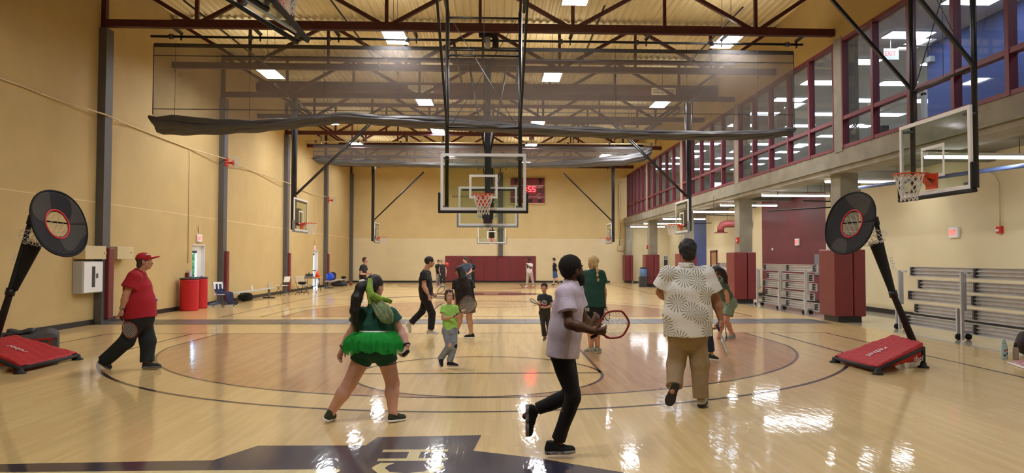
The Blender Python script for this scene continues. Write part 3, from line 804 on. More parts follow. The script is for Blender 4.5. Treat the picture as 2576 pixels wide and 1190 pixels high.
# two-tone disc fabric: charcoal mesh lobes on black
m = bpy.data.materials.new('disc_fabric'); m.use_nodes = True; nt = m.node_tree; b = nt.nodes['Principled BSDF']
tc = nt.nodes.new('ShaderNodeTexCoord'); n_ = nt.nodes.new('ShaderNodeTexNoise'); n_.inputs['Scale'].default_value = 1.6; n_.inputs['Detail'].default_value = 0
cr = nt.nodes.new('ShaderNodeValToRGB'); cr.color_ramp.interpolation = 'CONSTANT'; cr.color_ramp.elements[0].color = lin((20,20,22)); cr.color_ramp.elements[1].position = .52; cr.color_ramp.elements[1].color = lin((62,58,52))
nt.links.new(tc.outputs['Object'], n_.inputs['Vector']); nt.links.new(n_.outputs[0], cr.inputs[0]); nt.links.new(cr.outputs[0], b.inputs['Base Color']); b.inputs['Roughness'].default_value = .85
M['discfab'] = m
def white_mark(t, T, s='rebel', size=.1, name='lettering', sx=1.0):
    mb = text_mb(s, size, T, sx=sx); wparent(mb.build(name, 'white'), t)
tR, pR = rebounder('red based target stand at the right, black disc turned towards the court', False,
    [(5.62,11.78), (5.68,10.55), (6.76,11.19), (6.95,12.4)],
    [(2137,561), (-.93,-.27,.24), (.27,-.96,0), (2205,612), (2243,738)],
    [(2311,892),(2247,740),(2203,555)], 11.9)
tL, pL = rebounder('red based target stand at the left edge, black disc turned towards the court', True,
    [(-7.04,12.42), (-7.04,10.95), (-8.15,11.55), (-8.25,12.7)],
    [(151,562), (.95,-.19,.25), (.2,.98,0), (87,612), (38,730)],
    [(-14,860),(26,735),(78,552)], 11.6)
def sheet_T(p, u0, v0, eu, ev):
    o = p(u0, v0, .02); return frame_T(o, p(u0+eu[0], v0+eu[1], .02)-o, p(u0+ev[0], v0+ev[1], .02)-o)
white_mark(tR, sheet_T(pR, .42, .62, (-.1,-.18) if False else (.0,-.2), (.2,.0)), size=.26)
a = pR(.12,1.0,-.13); white_mark(tR, frame_T(Vector(at(2290,909,11.05)), Vector((1,.22,0)), (0,0,1)), size=.12)
white_mark(tL, sheet_T(pL, .5, .38, (.0,.2), (.2,.0)), size=.2)
d1 = (Vector(at(2243,700,11.7))-Vector(at(2226,640,11.7))).normalized()
white_mark(tR, frame_T(Vector(at(2236,647,11.72)), d1, Vector((1,0,.25))), size=.12)
d2 = (Vector(at(36,668,11.45))-Vector(at(42,642,11.45))).normalized()
white_mark(tL, frame_T(Vector(at(34,668,11.42)), -d2, Vector((-1,0,.2))), size=.09)

# ------------------------------------------------------------------ folded bleachers
def bleacher(label, loc, rz, L, rows=5, h=1.45):
    """folded tip-and-roll stand: planks face the court (-X); runs along +Y from the origin"""
    t = thing('folding_bleacher', label, 'bleacher', loc, rz, 'folded aluminium bleachers')
    H = [.12,.42,.72,1.0,1.3][:rows] if rows == 5 else [.15+.3*k for k in range(rows)]
    sh = [(.0,1.0),(.12,.93),(.06,.98),(.14,.9),(.04,.96)]
    for i, z in enumerate(H):
        a, b = sh[i % 5]; a = a*L*.6; b = L*b+.0
        mb = MB()
        mb.box((.38,a,z),(.41,b,z+.24), 0)
        for zz in (z, z+.07, z+.15, z+.225): mb.box((.335,a+.02,zz),(.38,b-.02,zz+.015), 0)
        mb.build('plank', ['alu','alud'], t)
        y = a+.1
        while y < b-.05:
            MB().box((.31,y,z+.03),(.38,y+.05,z+.22)).build('bracket', 'alud', t); y += (b-a-.25)/2
    n = 3; 
    for k in range(n):
        y = .25+k*(L-.5)/(n-1)
        MB().box((.06,y,.02),(.12,y+.05,h-.05)).build('upright', 'alu', t)
        MB().box((.16,y+.07,.62),(.22,y+.12,h-.06)).build('upright', 'alu', t)
        MB().box((.16,y+.3,.1),(.22,y+.35,.66)).build('upright', 'alu', t)
        MB().bar((.09,y+.02,h-.08),(.34,y+.15,h-.08),.04,.04).build('cross_arm', 'white', t)
        MB().bar((.09,y+.02,.68),(.34,y+.3,.68),.04,.04).build('cross_arm', 'white', t)
        MB().bar((.09,y-.02,.14),(.34,y+.4,.14),.05,.05).build('cross_arm', 'alu', t)
        for dy in (.18,):
            MB().tube([(.1,y+dy-.02,.07),(.1,y+dy+.02,.07)], .068, 14).build('caster', 'rubber', t)
            MB().tube([(.32,y+dy-.02,.07),(.32,y+dy+.02,.07)], .068, 14).build('caster', 'rubber', t)
    return t
bleacher('large folded aluminium bleacher at the right, behind the water bottles', (9.72,12.2,0), 0, 5.2, h=1.5)
bleacher('smaller folded aluminium bleacher between two maroon column pads', (9.45,21.6,0), 0, 4.6, h=1.42)
bleacher('distant folded aluminium bleacher behind the patterned shirt', (10.3,29.5,0), 0, 4.9, h=1.5)
# ------------------------------------------------------------------ doors and fixtures, left wall
def side_door(n, a, b):
    f = MB(); x0, x1 = XL-.15, XL-.08
    f.box((x0,a,0),(x1,a+.06,DH)); f.box((x0,b-.06,0),(x1,b,DH)); f.box((x0,a,DH-.06),(x1,b,DH))
    f.box((x0,a+.06,0),(x0+.05,b-.06,.25)); f.box((x0,a+.06,DH-.2),(x0+.05,b-.06,DH-.06)); f.box((x0,a+.06,.25),(x0+.05,a+.16,DH-.2)); f.box((x0,b-.42,.25),(x0+.05,b-.06,DH-.2))
    d = struct(f.build('door_%d' % n, 'white'), 'white framed glazed exit door with daylight behind')
    for nm, p, q, m in (('closer',(x0+.05,a+.15,DH-.28),(x0+.1,a+.5,DH-.2),'dgrey'),('push_bar',(x0+.05,a+.14,.98),(x0+.1,b-.2,1.04),'alud')):
        MB().box(p, q).build(nm, m).parent = d
    MB().quad((x0+.02,a+.16,.25),(x0+.02,b-.42,.25),(x0+.02,b-.42,DH-.2),(x0+.02,a+.16,DH-.2)).build('pane', 'glass').parent = d
    l = MB().box((XL-.35,a-.005,-.02),(XL,a+.005,DH)); 
    rv = MB().box((XL-.14,b-.012,0),(XL+.004,b+.02,DH)).box((XL-.14,a-.02,DH-.01),(XL+.004,b+.02,DH+.02)).build('reveal', 'white'); rv.parent = d
side_door(1, *DOORS[0]); side_door(2, *DOORS[1])
m = mat('hedge_leaf', (96, 138, 84), .8, var=.5, scale=6)
rnd = random.Random(5)
for i, (hx, hy) in enumerate(((-14.5, 33.0), (-14.5, 54.0))):
    mb = MB()
    for k in range(260):
        p = Vector((hx+rnd.uniform(-1,1), hy+rnd.uniform(-6,6), rnd.uniform(0,1.3)+rnd.uniform(0,.9))); a = rnd.random()*6
        u = Vector((math.cos(a), math.sin(a), rnd.uniform(-.5,.5)))*.28; v = Vector((-math.sin(a)*.5, math.cos(a)*.5, .8))*.25
        mb.poly([p-u, p-v, p+u, p+v])
    tag(mb.build('hedge', m), 'green hedge seen through the %s side door glass' % ('nearer' if i == 0 else 'farther'), 'hedge', kind='stuff')
struct(MB().quad((-30,YN,-.05),(XL-.35,YN,-.05),(XL-.35,70,-.05),(-30,70,-.05)).build('ground', mat('pavement', (190,188,180), .9)), 'pale pavement outside the side doors')

def onwall(name, label, cat, parts, group=None):
    """parts: (name, min corner, max corner, material, bevel) in world coordinates"""
    a = parts[0]; loc = ((a[1][0]+a[2][0])/2, (a[1][1]+a[2][1])/2, a[1][2])
    t = wthing(name, label, cat, loc, group)
    for p in parts: wparent(MB().box(p[1], p[2]).build(p[0], p[3], bevel=p[4] if len(p) > 4 else 0), t)
    return t
X0 = XL+.006
onwall('extinguisher_cabinet', 'white fire extinguisher cabinet with a narrow glass slot', 'cabinet', [
    ('cabinet_body',(X0,18.05,.83),(X0+.24,18.95,1.63),'ltgrey',.01), ('door_panel',(X0+.24,18.08,.85),(X0+.265,18.92,1.61),'white',.008),
    ('glass_slot',(X0+.265,18.42,.98),(X0+.27,18.56,1.5),'dgrey'), ('handle',(X0+.265,18.62,1.2),(X0+.29,18.66,1.32),'alud')])
onwall('junction_box', 'beige wall box mounted above the extinguisher cabinet', 'wall box', [
    ('box_body',(X0,18.05,1.68),(X0+.3,19.0,2.02),'offw',.01), ('latch',(X0+.3,18.9,1.82),(X0+.33,18.96,1.86),'offw')], 'beige wall boxes')
onwall('junction_box', 'beige wall box right of the maroon pilaster pad', 'wall box', [
    ('box_body',(X0,19.55,1.68),(X0+.3,20.4,2.02),'offw',.01), ('latch',(X0+.3,20.25,1.84),(X0+.32,20.3,1.88),'offw')], 'beige wall boxes')
p = atx(392,755,X0+.02)
onwall('power_outlet', 'grey wall outlet low on the wall beside the man in red', 'outlet', [('plate',(X0,p.y-.09,p.z-.08),(X0+.05,p.y+.09,p.z+.08),'ltgrey',.005), ('socket',(X0+.05,p.y-.03,p.z-.04),(X0+.06,p.y+.03,p.z+.04),'dgrey')])
p = atx(474,692,X0+.05)
onwall('alarm_box', 'red alarm box on the wall above the red barrels', 'alarm box', [('box_body',(X0,p.y-.14,p.z-.1),(X0+.1,p.y+.14,p.z+.08),'pad',.01), ('cover_cage',(X0+.1,p.y-.1,p.z-.06),(X0+.13,p.y+.1,p.z+.14),'ltgrey')])
for (px, py, lb) in ((503,599,'exit sign above the nearer side door on the left wall'),(793,624,'exit sign above the farther side door on the left wall')):
    p = atx(px,py,X0+.05); h = .13
    t = onwall('exit_sign', lb, 'sign', [('plate',(X0,p.y-.2,p.z-h),(X0+.05,p.y+.2,p.z+h),'white',.01), ('sensor_box',(X0,p.y-.04,p.z+.2),(X0+.04,p.y+.04,p.z+.42),'offw')], 'exit signs')
    wparent(text_mb('EXIT', .2, frame_T((X0+.055,p.y-.17,p.z-.07), (0,1,0), (0,0,1)), sx=.68).build('lettering', 'exit'), t)
p = atx(802,701,X0+.02)
onwall('notice', 'small white and purple notice beside the farther side door', 'notice', [('sheet',(X0,p.y-.18,p.z-.25),(X0+.015,p.y+.18,p.z+.25),'white'), ('print',(X0+.015,p.y-.1,p.z-.1),(X0+.018,p.y+.1,p.z+.1),mat('notice_print',(96,50,110),.6))])
# caged horn strobes and the cable run
for (px, py, lb, Y) in ((563,404,'caged red horn strobe on the second pilaster', 27.39),(818,499,'caged red horn strobe on the fourth pilaster', 43.83)):
    z = atx(px,py,X0+.3).z; t = wthing('alarm_horn', lb, 'fire alarm', (X0+.2,Y,z), 'caged fire alarms')
    wparent(MB().box((X0+.2,Y-.1,z-.16),(X0+.28,Y+.1,z+.16)).build('alarm_body', 'reds', bevel=.01), t)
    wparent(MB().lathe([(.02,0),(.05,.12),(.11,.2)], (0,0,0), 12, T=frame_T((X0+.28,Y,z-.02),(0,1,0),(0,0,1))).build('horn', 'reds'), t)
    cg = MB()
    for k in range(5):
        dz = -.2+.1*k; cg.tube([(X0+.2,Y-.22,z+dz),(X0+.62,Y-.22,z+dz),(X0+.62,Y+.22,z+dz),(X0+.2,Y+.22,z+dz)], .006, 4)
    for k in range(5):
        dy = -.22+.11*k; cg.tube([(X0+.62,Y+dy,z-.2),(X0+.62,Y+dy,z+.2)], .006, 4)
    wparent(cg.build('wire_cage', 'ltgrey'), t)
    wparent(MB().box((X0+.19,Y-.03,z-.03),(X0+.21,Y+.03,z+.03)).build('bracket', 'ltgrey'), t)
pts = [];
for px, py in ((-60,170),(0,197),(60,218),(140,250),(245,288),(330,317),(420,352),(480,375),(553,399),(640,432),(713,460),(770,482),(813,495)):
    p = atx(px,py,X0+.03); pts.append((X0+.028,p.y,p.z))
for i in (4, 8, 10, 12): pts[i] = (X0+.235, pts[i][1], pts[i][2])
tag(MB().tube(pts, .022, 6).build('cable_run', 'offw'), 'pale cable running along the left wall at mid height', 'cable')
p = atx(478,378,X0+.02)
tag(MB().tube([(X0+.015,p.y,p.z),(X0+.015,p.y,1.55)], .014, 6).build('wall_conduit', 'offw'), 'thin vertical conduit dropping to the red alarm box', 'conduit')
# padded barrels
def barrel(px, py, r, lb):
    c = fl(px,py); t = thing('padded_barrel', lb, 'barrel', (max(c.x, XL+r+.05), c.y+r, 0), 0, 'red padded barrels')
    prof = [(r*.99,0)]
    for k in range(1, 22): prof.append((r*(1+.012*math.sin(k*2.1)), 1.02*k/22))
    prof += [(r*.99,1.03)]
    MB().lathe(prof, n=32).build('vinyl_wrap', 'redv', t)
    MB().lathe([(r+.015,1.03),(r+.015,1.055),(r*.7,1.075),(.05,1.075)], n=32).build('lid', 'dgrey', t)
    MB().tube([(r*.1,0,1.07),(r*.1,.1,1.1),(-r*.1,.1,1.07)], .012, 6).build('handle', 'dgrey', t)
barrel(466,783,.29,'red padded barrel with dark lid, nearer of the pair by the side door')
barrel(493,777,.24,'red padded barrel, farther of the pair and partly hidden')

# folding chairs
def folding_chair(label, loc, rz, m='white', group='white folding chairs'):
    t = thing('folding_chair', label, 'chair', loc, rz, group)
    MB().box((-.22,-.2,.44),(.22,.2,.465)).build('seat', m, t, bevel=.01)
    T = Matrix.Translation((0,.23,.62)) @ Matrix.Rotation(-.2, 4, 'X')
    MB().box((-.22,-.01,0),(.22,.015,.26), T=T).build('backrest', m, t, bevel=.01)
    for s in (-1,1):
        MB().tube([(s*.235,-.26,0),(s*.235,.2,.62),(s*.235,.27,.88)], .012, 6).build('leg', 'alud', t)
        MB().tube([(s*.2,.28,0),(s*.2,-.12,.44)], .012, 6).build('leg', 'alud', t)
    MB().tube([(-.235,-.18,.11),(.235,-.18,.11)], .01, 6).build('stretcher', 'alud', t)
    MB().tube([(-.2,.22,.11),(.2,.22,.11)], .01, 6).build('stretcher', 'alud', t)
    return t
folding_chair('white folding chair draped with dark clothes, beside the bench', (-9.55,25.6,0), 1.15)
# clothes over the chair
nav = mat('navy_cloth', (34, 38, 74), .85, var=.2, scale=12, bump=.5, bscale=30)
def cloth(name, label, rows, m, cat, solid=.012, group=None):
    o = MB().grid(rows).build(name, m, solid=solid); return tag(o, label, cat, group)
ct = frame_T((-9.55,25.6,0), (math.cos(1.15),math.sin(1.15),0), (-math.sin(1.15),math.cos(1.15),0))
rows = []
for i in range(15):
    x = -.2+.42*i/14; row = []
    for j, (y, z) in enumerate(((.27,.80),(.24,.66),(.2,.53),(.1,.49),(-.02,.485),(-.14,.49),(-.24,.47),(-.27,.38),(-.285,.26),(-.29,.16),(-.3,.1))):
        row.append(ct @ Vector((x*(1-.03*j)+.02*math.sin(j*1.3), y+.012*math.sin(i*1.1+j), z+.014*math.sin(i*1.7+j*.8)+(.02 if j > 2 else 0))))
    rows.append(row)
cloth('draped_jacket', 'navy jacket and trousers draped over the white folding chair', rows, nav, 'jacket', .03)
def shoe_thing(label, loc, rz, m, sole='white', s=1.0, group='loose sneakers under the chair'):
    t = thing('sneaker', label, 'shoe', loc, rz, group)
    P = []
    for i in range(13):
        u = i/12; y = -.14+.28*u; w = .045*(.8+.4*math.sin(PI*min(1,u*1.1))); h = .095-.055*max(0,(u-.3)/.7)**1.0
        P.append([(s*w*math.cos(a), s*y, s*(.02+h*max(0, math.sin(a)))) for a in [PI*k/8 for k in range(9)]])
    MB().grid(P).build('shoe_upper', m, t, solid=.004)
    MB().poly([(s*x, s*y, 0.001) for x, y in ((-.035,-.14),(.035,-.14),(.045,.05),(.03,.14),(-.03,.14),(-.05,.05))]).build('sole', sole, t, solid=.03).location.z = .016
    return t
blu = mat('blue_grey_mesh', (92, 112, 140), .7)
for i, (px, py, a, lb) in enumerate(((533,769,1.9,'blue grey sneaker under the draped chair, nearest the wall'),(541,767,1.7,'second blue grey sneaker, touching the first'),(577,768,1.4,'blue sneaker in front of the draped chair'),(590,766,1.2,'dark sneaker lying right of the draped chair'))):
    c = fl(px,py); shoe_thing(lb, (c.x,c.y,0), a, blu if i < 3 else 'dgrey')
# bench with bottles and a bag
def bench(label, y0, y1, x, grp='low benches'):
    t = thing('bench', label, 'bench', (x,y0,0), 0, grp)
    L = y1-y0
    MB().box((-.13,0,.40),(.13,L,.44)).build('seat', 'ltgrey', t, bevel=.008)
    for k, y in enumerate((.5, L-.5)):
        MB().box((-.04,y-.04,.05),(.04,y+.04,.4)).build('leg', 'grey', t)
        MB().box((-.25,y-.05,0),(.25,y+.05,.05)).build('foot', 'dgrey', t, bevel=.008)
    return t
bench('low aluminium bench along the left wall with two bottles on it', 26.3, 31.8, -9.75)
def bottle(label, loc, h=.24, r=.034, m='bglass', cap='white', liquid=None):
    t = thing('drink_bottle', label, 'bottle', loc, 0, 'drink bottles')
    MB().lathe([(r*.9,0),(r,.01),(r,h*.68),(r*.45,h*.85),(r*.4,h*.93)], n=14).build('bottle_body', m, t)
    MB().lathe([(r*.46,h*.92),(r*.46,h),(r*.2,h)], n=10).build('cap', cap, t)
    return t
plas = mat('clear_plastic', (200, 214, 214), .15, spec=.8)
bottle('clear water bottle standing at the far end of the bench', (-9.75,31.2,.441), .27, .04, plas, 'orange')
bottle('small white bottle in the middle of the bench', (-9.75,29.1,.441), .2, .035, 'white', 'white')
def lump(name, label, cat, c, r, m, seed=0, group=None, strap=True):
    t = thing(name, label, cat, c, 0, group); rn = random.Random(seed); ph = [rn.random()*6 for _ in range(6)]
    vs = []; n = 18
    for i in range(n+1):
        f = PI*i/n; row = []
        for k in range(25):
            a = 2*PI*k/24; q = 1+.08*math.sin(3*a+ph[0])*math.sin(f)+.06*math.sin(2*f*2+ph[1]+a)
            row.append((r[0]*q*math.sin(f)*math.cos(a), r[1]*q*math.sin(f)*math.sin(a), max(.005, r[2]*(1+q*math.cos(f)*.98))))
        vs.append(row)
    MB().grid(vs).build('bag_body', m, t)
    if strap:
        MB().tube([(-r[0]*.4,-r[1]*.8,r[2]*1.3),(-r[0]*.2,-r[1]*1.2,r[2]*1.9),(r[0]*.3,-r[1]*1.0,r[2]*1.9),(r[0]*.5,-r[1]*.7,r[2]*1.2)], .015, 6).build('strap', m, t)
        MB().box((-r[0]*.5,-r[1]*1.02,r[2]*.3),(r[0]*.5,-r[1]*.85,r[2]*1.0)).build('front_pocket', m, t, bevel=.02)
    return t
c = fl(614,758); lump('backpack', 'black backpack lying on the floor in front of the bench', 'bag', (c.x,c.y+.1,0), (.3,.28,.17), 'blackm', 1)
# chairs, table and scorer's things farther along
folding_chair('stacked white folding chair seen edge on, left of the white chair facing the court', (-9.85,33.5,0), -1.9)
folding_chair('white folding chair beside the scoring table', (-9.15,34.3,0), 3.0)
c = fl(757,741)
lump('seat_bag', 'black bag on the white folding chair by the scoring table', 'bag', (-9.15,34.3,.466), (.2,.16,.09), 'blackm', 3)
t = thing('folding_table', 'brown topped folding table holding a score console and an orange cone', 'table', (-9.3,36.6,0), .12)
MB().box((-.42,-1.15,.71),(.42,1.15,.745)).build('tabletop', mat('table_top', (168,140,96), .5), t, bevel=.01)
for y in (-.85,.85):
    for s in (-1,1): MB().tube([(s*.3,y,.71),(s*.3,y*1.02,.4),(s*.36,y*1.1,0)], .014, 6).build('leg', 'black', t)
    MB().tube([(s_*.3,y,.25+.12*abs(s_)) for s_ in (-1,-.5,0,.5,1)], .01, 6).build('stretcher', 'black', t)
t = thing('score_console', 'grey score console standing on the folding table', 'console', (-9.25,36.0,.747), .1)
MB().box((-.18,-.3,0),(.18,.3,.09)).build('console_body', 'grey', t, bevel=.01); MB().box((-.15,-.26,.09),(.15,.26,.2)).build('display', 'dgrey', t)
t = thing('traffic_cone', 'orange cone standing on the folding table', 'cone', (-9.1,37.0,.747), 0)
oc = mat('orange_plastic', (236, 84, 38), .5)
MB().lathe([(.12,.02),(.03,.36),(.02,.36)], n=18).build('cone_body', oc, t); MB().box((-.14,-.14,0),(.14,.14,.025)).build('base', oc, t)
bottle('dark bottle beside the orange cone on the table', (-9.45,36.7,.747), .28, .035, 'dgrey', 'dgrey')
bench('far low bench with blue and black bags on it', 41.0, 46.0, -9.55)
lump('sports_bag', 'bright blue bag sitting on the far bench', 'bag', (-9.5,41.6,.442), (.22,.3,.22), mat('bright_blue_nylon', (20, 70, 210), .5), 4)
lump('sports_bag', 'black bag leaning on the blue bag on the far bench', 'bag', (-9.55,42.5,.442), (.2,.3,.24), 'blackm', 5)
lump('sports_bag', 'black cap shaped bag on the end of the far bench', 'bag', (-9.5,45.2,.442), (.16,.2,.08), 'blackm', 8)
c = fl(855,720); lump('sports_bag', 'dark grey duffel bag on the floor beyond the far bench', 'bag', (c.x,c.y,0), (.5,.35,.17), 'dgrey', 6)
c = fl(846,719); lump('sports_bag', 'brown bag on the floor under the far bench', 'bag', (c.x-.1,c.y-.2,0), (.14,.2,.13), mat('brown_fabric', (96,50,38), .8), 7, strap=False)
def basketball(label, c, m):
    t = thing('basketball', label, 'ball', c, 0, 'basketballs'); MB().ball((0,0,0), .12, 20).build('ball_skin', m, t)
    for R_ in (Matrix.Rotation(0,4,'X'), Matrix.Rotation(PI/2,4,'X'), Matrix.Rotation(PI/2,4,'Y')):
        MB().tube([R_ @ Vector((.1195*math.cos(2*PI*k/24), .1195*math.sin(2*PI*k/24), 0)) for k in range(24)], .0022, 4, closed=True).build('seam', 'rubber', t)
    return t
c = fl(882,717); basketball('dark orange basketball on the floor in the far left corner', (c.x,c.y,.12), mat('ball_leather', (130,62,44), .6))
basketball('bright red orange basketball in the air near the two women by the far padding', tuple(at(1124,665,44)), mat('ball_red', (232,64,52), .5))
# gear bag by the left stand
t = wthing('equipment_bag', 'long dark grey equipment bag with red trim behind the left target stand', 'bag', (-8.2,12.9,0))
A = fl(144,879); B = fl(-60,889)
d = (B-A).normalized(); q = Vector((-d.y, d.x, 0)); q = q if q.y > 0 else -q
hL = (B-A).length
rows = []
for i in range(21):
    u = i/20; hh = .27+.03*math.sin(u*7)+.02*math.sin(u*17)
    bx_ = A+d*hL*u
    rows.append([bx_, bx_+Vector((0,0,.2)), bx_+q*.04+Vector((0,0,hh)), bx_+q*.2+Vector((0,0,hh+.06+.03*math.sin(u*11))), bx_+q*.4+Vector((0,0,hh)), bx_+q*.45, bx_])
wparent(MB().grid(rows, smooth=False).build('bag_body', mat('bag_grey', (88,86,86), .8, bump=.4, bscale=20)), t)
wparent(MB().poly(rows[0][:-1]).build('end_panel', M['dgrey']), t)
rt = 'reds'
for pts in ([(.02,.26),(.10,.12),(.13,.03)], [(.02,.26),(.3,.25),(.45,.21),(.7,.22),(1,.16)],):
    P = [A+d*hL*u*.9+Vector((0,0,z))-q*.008 for u, z in pts]
    P = [A+d*(.05+hL*.9*u)+Vector((0,0,z*.8))-q*.01 for u, z in pts]
    o = MB()
    for a_, b_ in zip(P, P[1:]): o.bar(a_, b_, .012, .03, up=(0,0,1))
    wparent(o.build('red_trim', 'red'), t)
wparent(MB().bar(A+d*.0+Vector((0,0,.21))-q*.006, A+d*hL+Vector((0,0,.205))-q*.006, .01,.012).build('zip', 'rubber'), t)
o = MB().grid([[A+d*(hL*(.3+.35*u))+q*(.05+.25*v)+Vector((0,0,.33+.05*math.sin(PI*v)+.02*math.sin(u*9))) for v in (0,.25,.5,.75,1)] for u in [k/8 for k in range(9)]])
wparent(o.build('top_flap', 'dgrey', solid=.02), t)

# ------------------------------------------------------------------ far wall and right side
t = wthing('scoreboard', 'maroon scoreboard with glowing red clock on the far wall', 'scoreboard', (2.25,YF-.1,5.6))
sx0, sx1, sz0, sz1 = .98, 3.5, 5.62, 7.55; yb = YF-.16
sm = mat('scoreboard_maroon', (126, 22, 34), .5)
wparent(MB().box((sx0,yb,sz0),(sx1,YF,sz1)).build('case', 'offw', bevel=.01), t)
wparent(MB().box((sx0+.03,yb-.012,sz0+.08),(sx1-.03,yb,sz1-.02)).build('face', sm), t)
for z in (6.98, 6.14): wparent(MB().box((sx0+.03,yb-.018,z),(sx1-.03,yb-.012,z+.03)).build('divider_line', 'white'), t)
def wt(s, x, z, size, m='white', sx=1, nm='lettering'):
    wparent(text_mb(s, size, frame_T((x,yb-.02,z),(1,0,0),(0,0,1)), sx=sx).build(nm, m), t)
wt('HOME', sx0+.1, 6.80, .2); wt('GUEST', sx1-.72, 6.80, .2, sx=.95)
wt('FOULS', sx1-.55, 6.04, .09); wt('FOULS', sx0+.3, 6.04, .09); wt('PLAYER', sx0+1.15, 6.04, .07); wt('POSS', sx1-.5, 6.36, .08); wt('BONUS', sx1-.65, 6.26, .07)
for x in (sx0+.25, sx1-.5, sx0+1.35): wparent(MB().box((x,yb-.018,5.76),(x+.26,yb-.012,6.0)).build('digit_window', 'rubber'), t)
for x in (sx0+.3, sx1-.42): wparent(MB().box((x-.08,yb-.018,6.42),(x+.3,yb-.012,6.74)).build('digit_window', 'padsea'), t)
def digit(x, z, w, h, segs):
    mb = MB(); g = .045
    S = {'a':((0,h-g),(w,h)),'g':((0,h/2-g/2),(w,h/2+g/2)),'d':((0,0),(w,g)),'f':((0,h/2),(g,h)),'b':((w-g,h/2),(w,h)),'e':((0,0),(g,h/2)),'c':((w-g,0),(w,h/2))}
    for c_ in segs: a_, b_ = S[c_]; mb.box((x+a_[0],yb-.03,z+a_[1]),(x+b_[0],yb-.015,z+b_[1]))
    wparent(mb.build('clock_digit', 'led'), t)
digit(sx0+.86, 6.53, .2, .38, 'bc'); digit(sx0+1.30, 6.53, .22, .38, 'afgcd'); digit(sx0+1.60, 6.53, .22, .38, 'afgcd')
wparent(MB().box((sx0+1.17,yb-.03,6.6),(sx0+1.22,yb-.015,6.65)).box((sx0+1.17,yb-.03,6.78),(sx0+1.22,yb-.015,6.83)).build('clock_colon', 'led'), t)
wt('1:8', sx0+.34, 6.5, .14, 'white')
blk = 'rubber'
for x in (sx0+.2, sx1-.55):            # forked chevron emblem
    o = MB()
    o.poly([(x,yb-.02,7.5),(x+.14,yb-.02,7.5),(x+.26,yb-.02,7.28),(x+.19,yb-.02,7.18)]); o.poly([(x+.2,yb-.02,7.5),(x+.42,yb-.02,7.5),(x+.22,yb-.02,7.08),(x+.08,yb-.02,7.08),(x+.24,yb-.02,7.35)])
    wparent(o.build('emblem', blk), t)
wt('the', sx0+.02, 7.24, .12, blk); wt('the', sx1-.72, 7.24, .12, blk); wt('SOUTHERN', sx0+1.05, 7.36, .13, blk); wt('ARIZONA', sx0+1.1, 7.2, .11, blk)
tag(MB().tube([(.62,YF-.02,5.3),(.62,YF-.02,3.9),(.5,YF-.02,3.75),(.3,YF-.02,3.73)], .015, 6).box((.1,YF-.06,3.62),(.32,YF-.0,3.84)).build('wall_conduit', 'greycol'), 'dark conduit hanging below the scoreboard to a small box', 'conduit')
tag(text_mb('RESIDENCE', .22, frame_T((-3.2,YF-.004,6.1),(1,0,0),(0,0,1)), sx=1.1).build('wall_lettering', 'dgrey'), 'small dark lettering on the far wall left of the centre hoops', 'lettering')
p = at(1566,520,YF-.05)
t = wthing('wall_conduit', 'cream conduit and junction box on the far wall by the windows', 'conduit', (p.x,YF-.05,2.3))
wparent(MB().tube([(9.15,YF-.04,7.3),(8.9,YF-.04,7.15),(8.9,YF-.04,2.6)], .05, 8).build('conduit', 'offw'), t)
wparent(MB().box((8.75,YF-.16,2.3),(9.2,YF,2.66)).build('junction_box', 'offw', bevel=.01), t)
# notice board seen past the columns
t = wthing('notice_board', 'framed notice board with a lettered header on the far aisle wall', 'notice board', (11.0,YF-.05,1.3))
a = at(1668,643,YF-.05); b = at(1760,672,YF-.05)
wparent(MB().box((a.x,YF-.05,b.z-.5),(b.x,YF,a.z)).build('frame', 'white', bevel=.01), t)
wparent(MB().box((a.x+.06,YF-.06,b.z-.44),(b.x-.06,YF-.05,a.z-.3)).build('board', 'dgrey'), t)
wparent(MB().box((a.x+.06,YF-.06,a.z-.26),(b.x-.06,YF-.05,a.z-.04)).build('header', 'grey'), t)
wparent(text_mb('YMCA OF SOUTHERN', .2, frame_T((a.x+.1,YF-.065,a.z-.22),(1,0,0),(0,0,1)), sx=.95).build('lettering', 'white'), t)
# aisle wall items
def aw(px, py): return atx(px, py, XW-.02)
p = aw(2402,585); t = onwall('exit_sign', 'red glowing exit sign on the yellow aisle wall', 'sign', [('plate',(XW-.07,p.y-.2,p.z-.14),(XW,p.y+.2,p.z+.14),'white',.01)], 'exit signs')
wparent(text_mb('EXIT', .21, frame_T((XW-.076,p.y+.17,p.z-.07),(0,-1,0),(0,0,1)), sx=.65).build('lettering', 'exit'), t)
p = aw(2007,609); t = onwall('exit_sign', 'red glowing exit sign on the maroon part of the aisle wall', 'sign', [('plate',(XW-.07,p.y-.2,p.z-.14),(XW,p.y+.2,p.z+.14),'white',.01)], 'exit signs')
wparent(text_mb('EXIT', .21, frame_T((XW-.076,p.y+.17,p.z-.07),(0,-1,0),(0,0,1)), sx=.65).build('lettering', 'exit'), t)
p = aw(2517,578); t = onwall('fire_alarm', 'red fire alarm with pale conduit on the yellow aisle wall', 'fire alarm', [('alarm_body',(XW-.08,p.y-.09,p.z-.09),(XW-.012,p.y+.09,p.z+.09),'reds',.01), ('strobe',(XW-.1,p.y-.03,p.z-.04),(XW-.08,p.y+.08,p.z+.01),'white')], 'red fire alarms')
wparent(MB().tube([(XW-.03,p.y,p.z+.09),(XW-.03,p.y,3.6),(XW-.05,p.y+.1,3.8),(XW-.05,p.y+.5,4.0)], .016, 6).build('conduit', 'offw'), t)
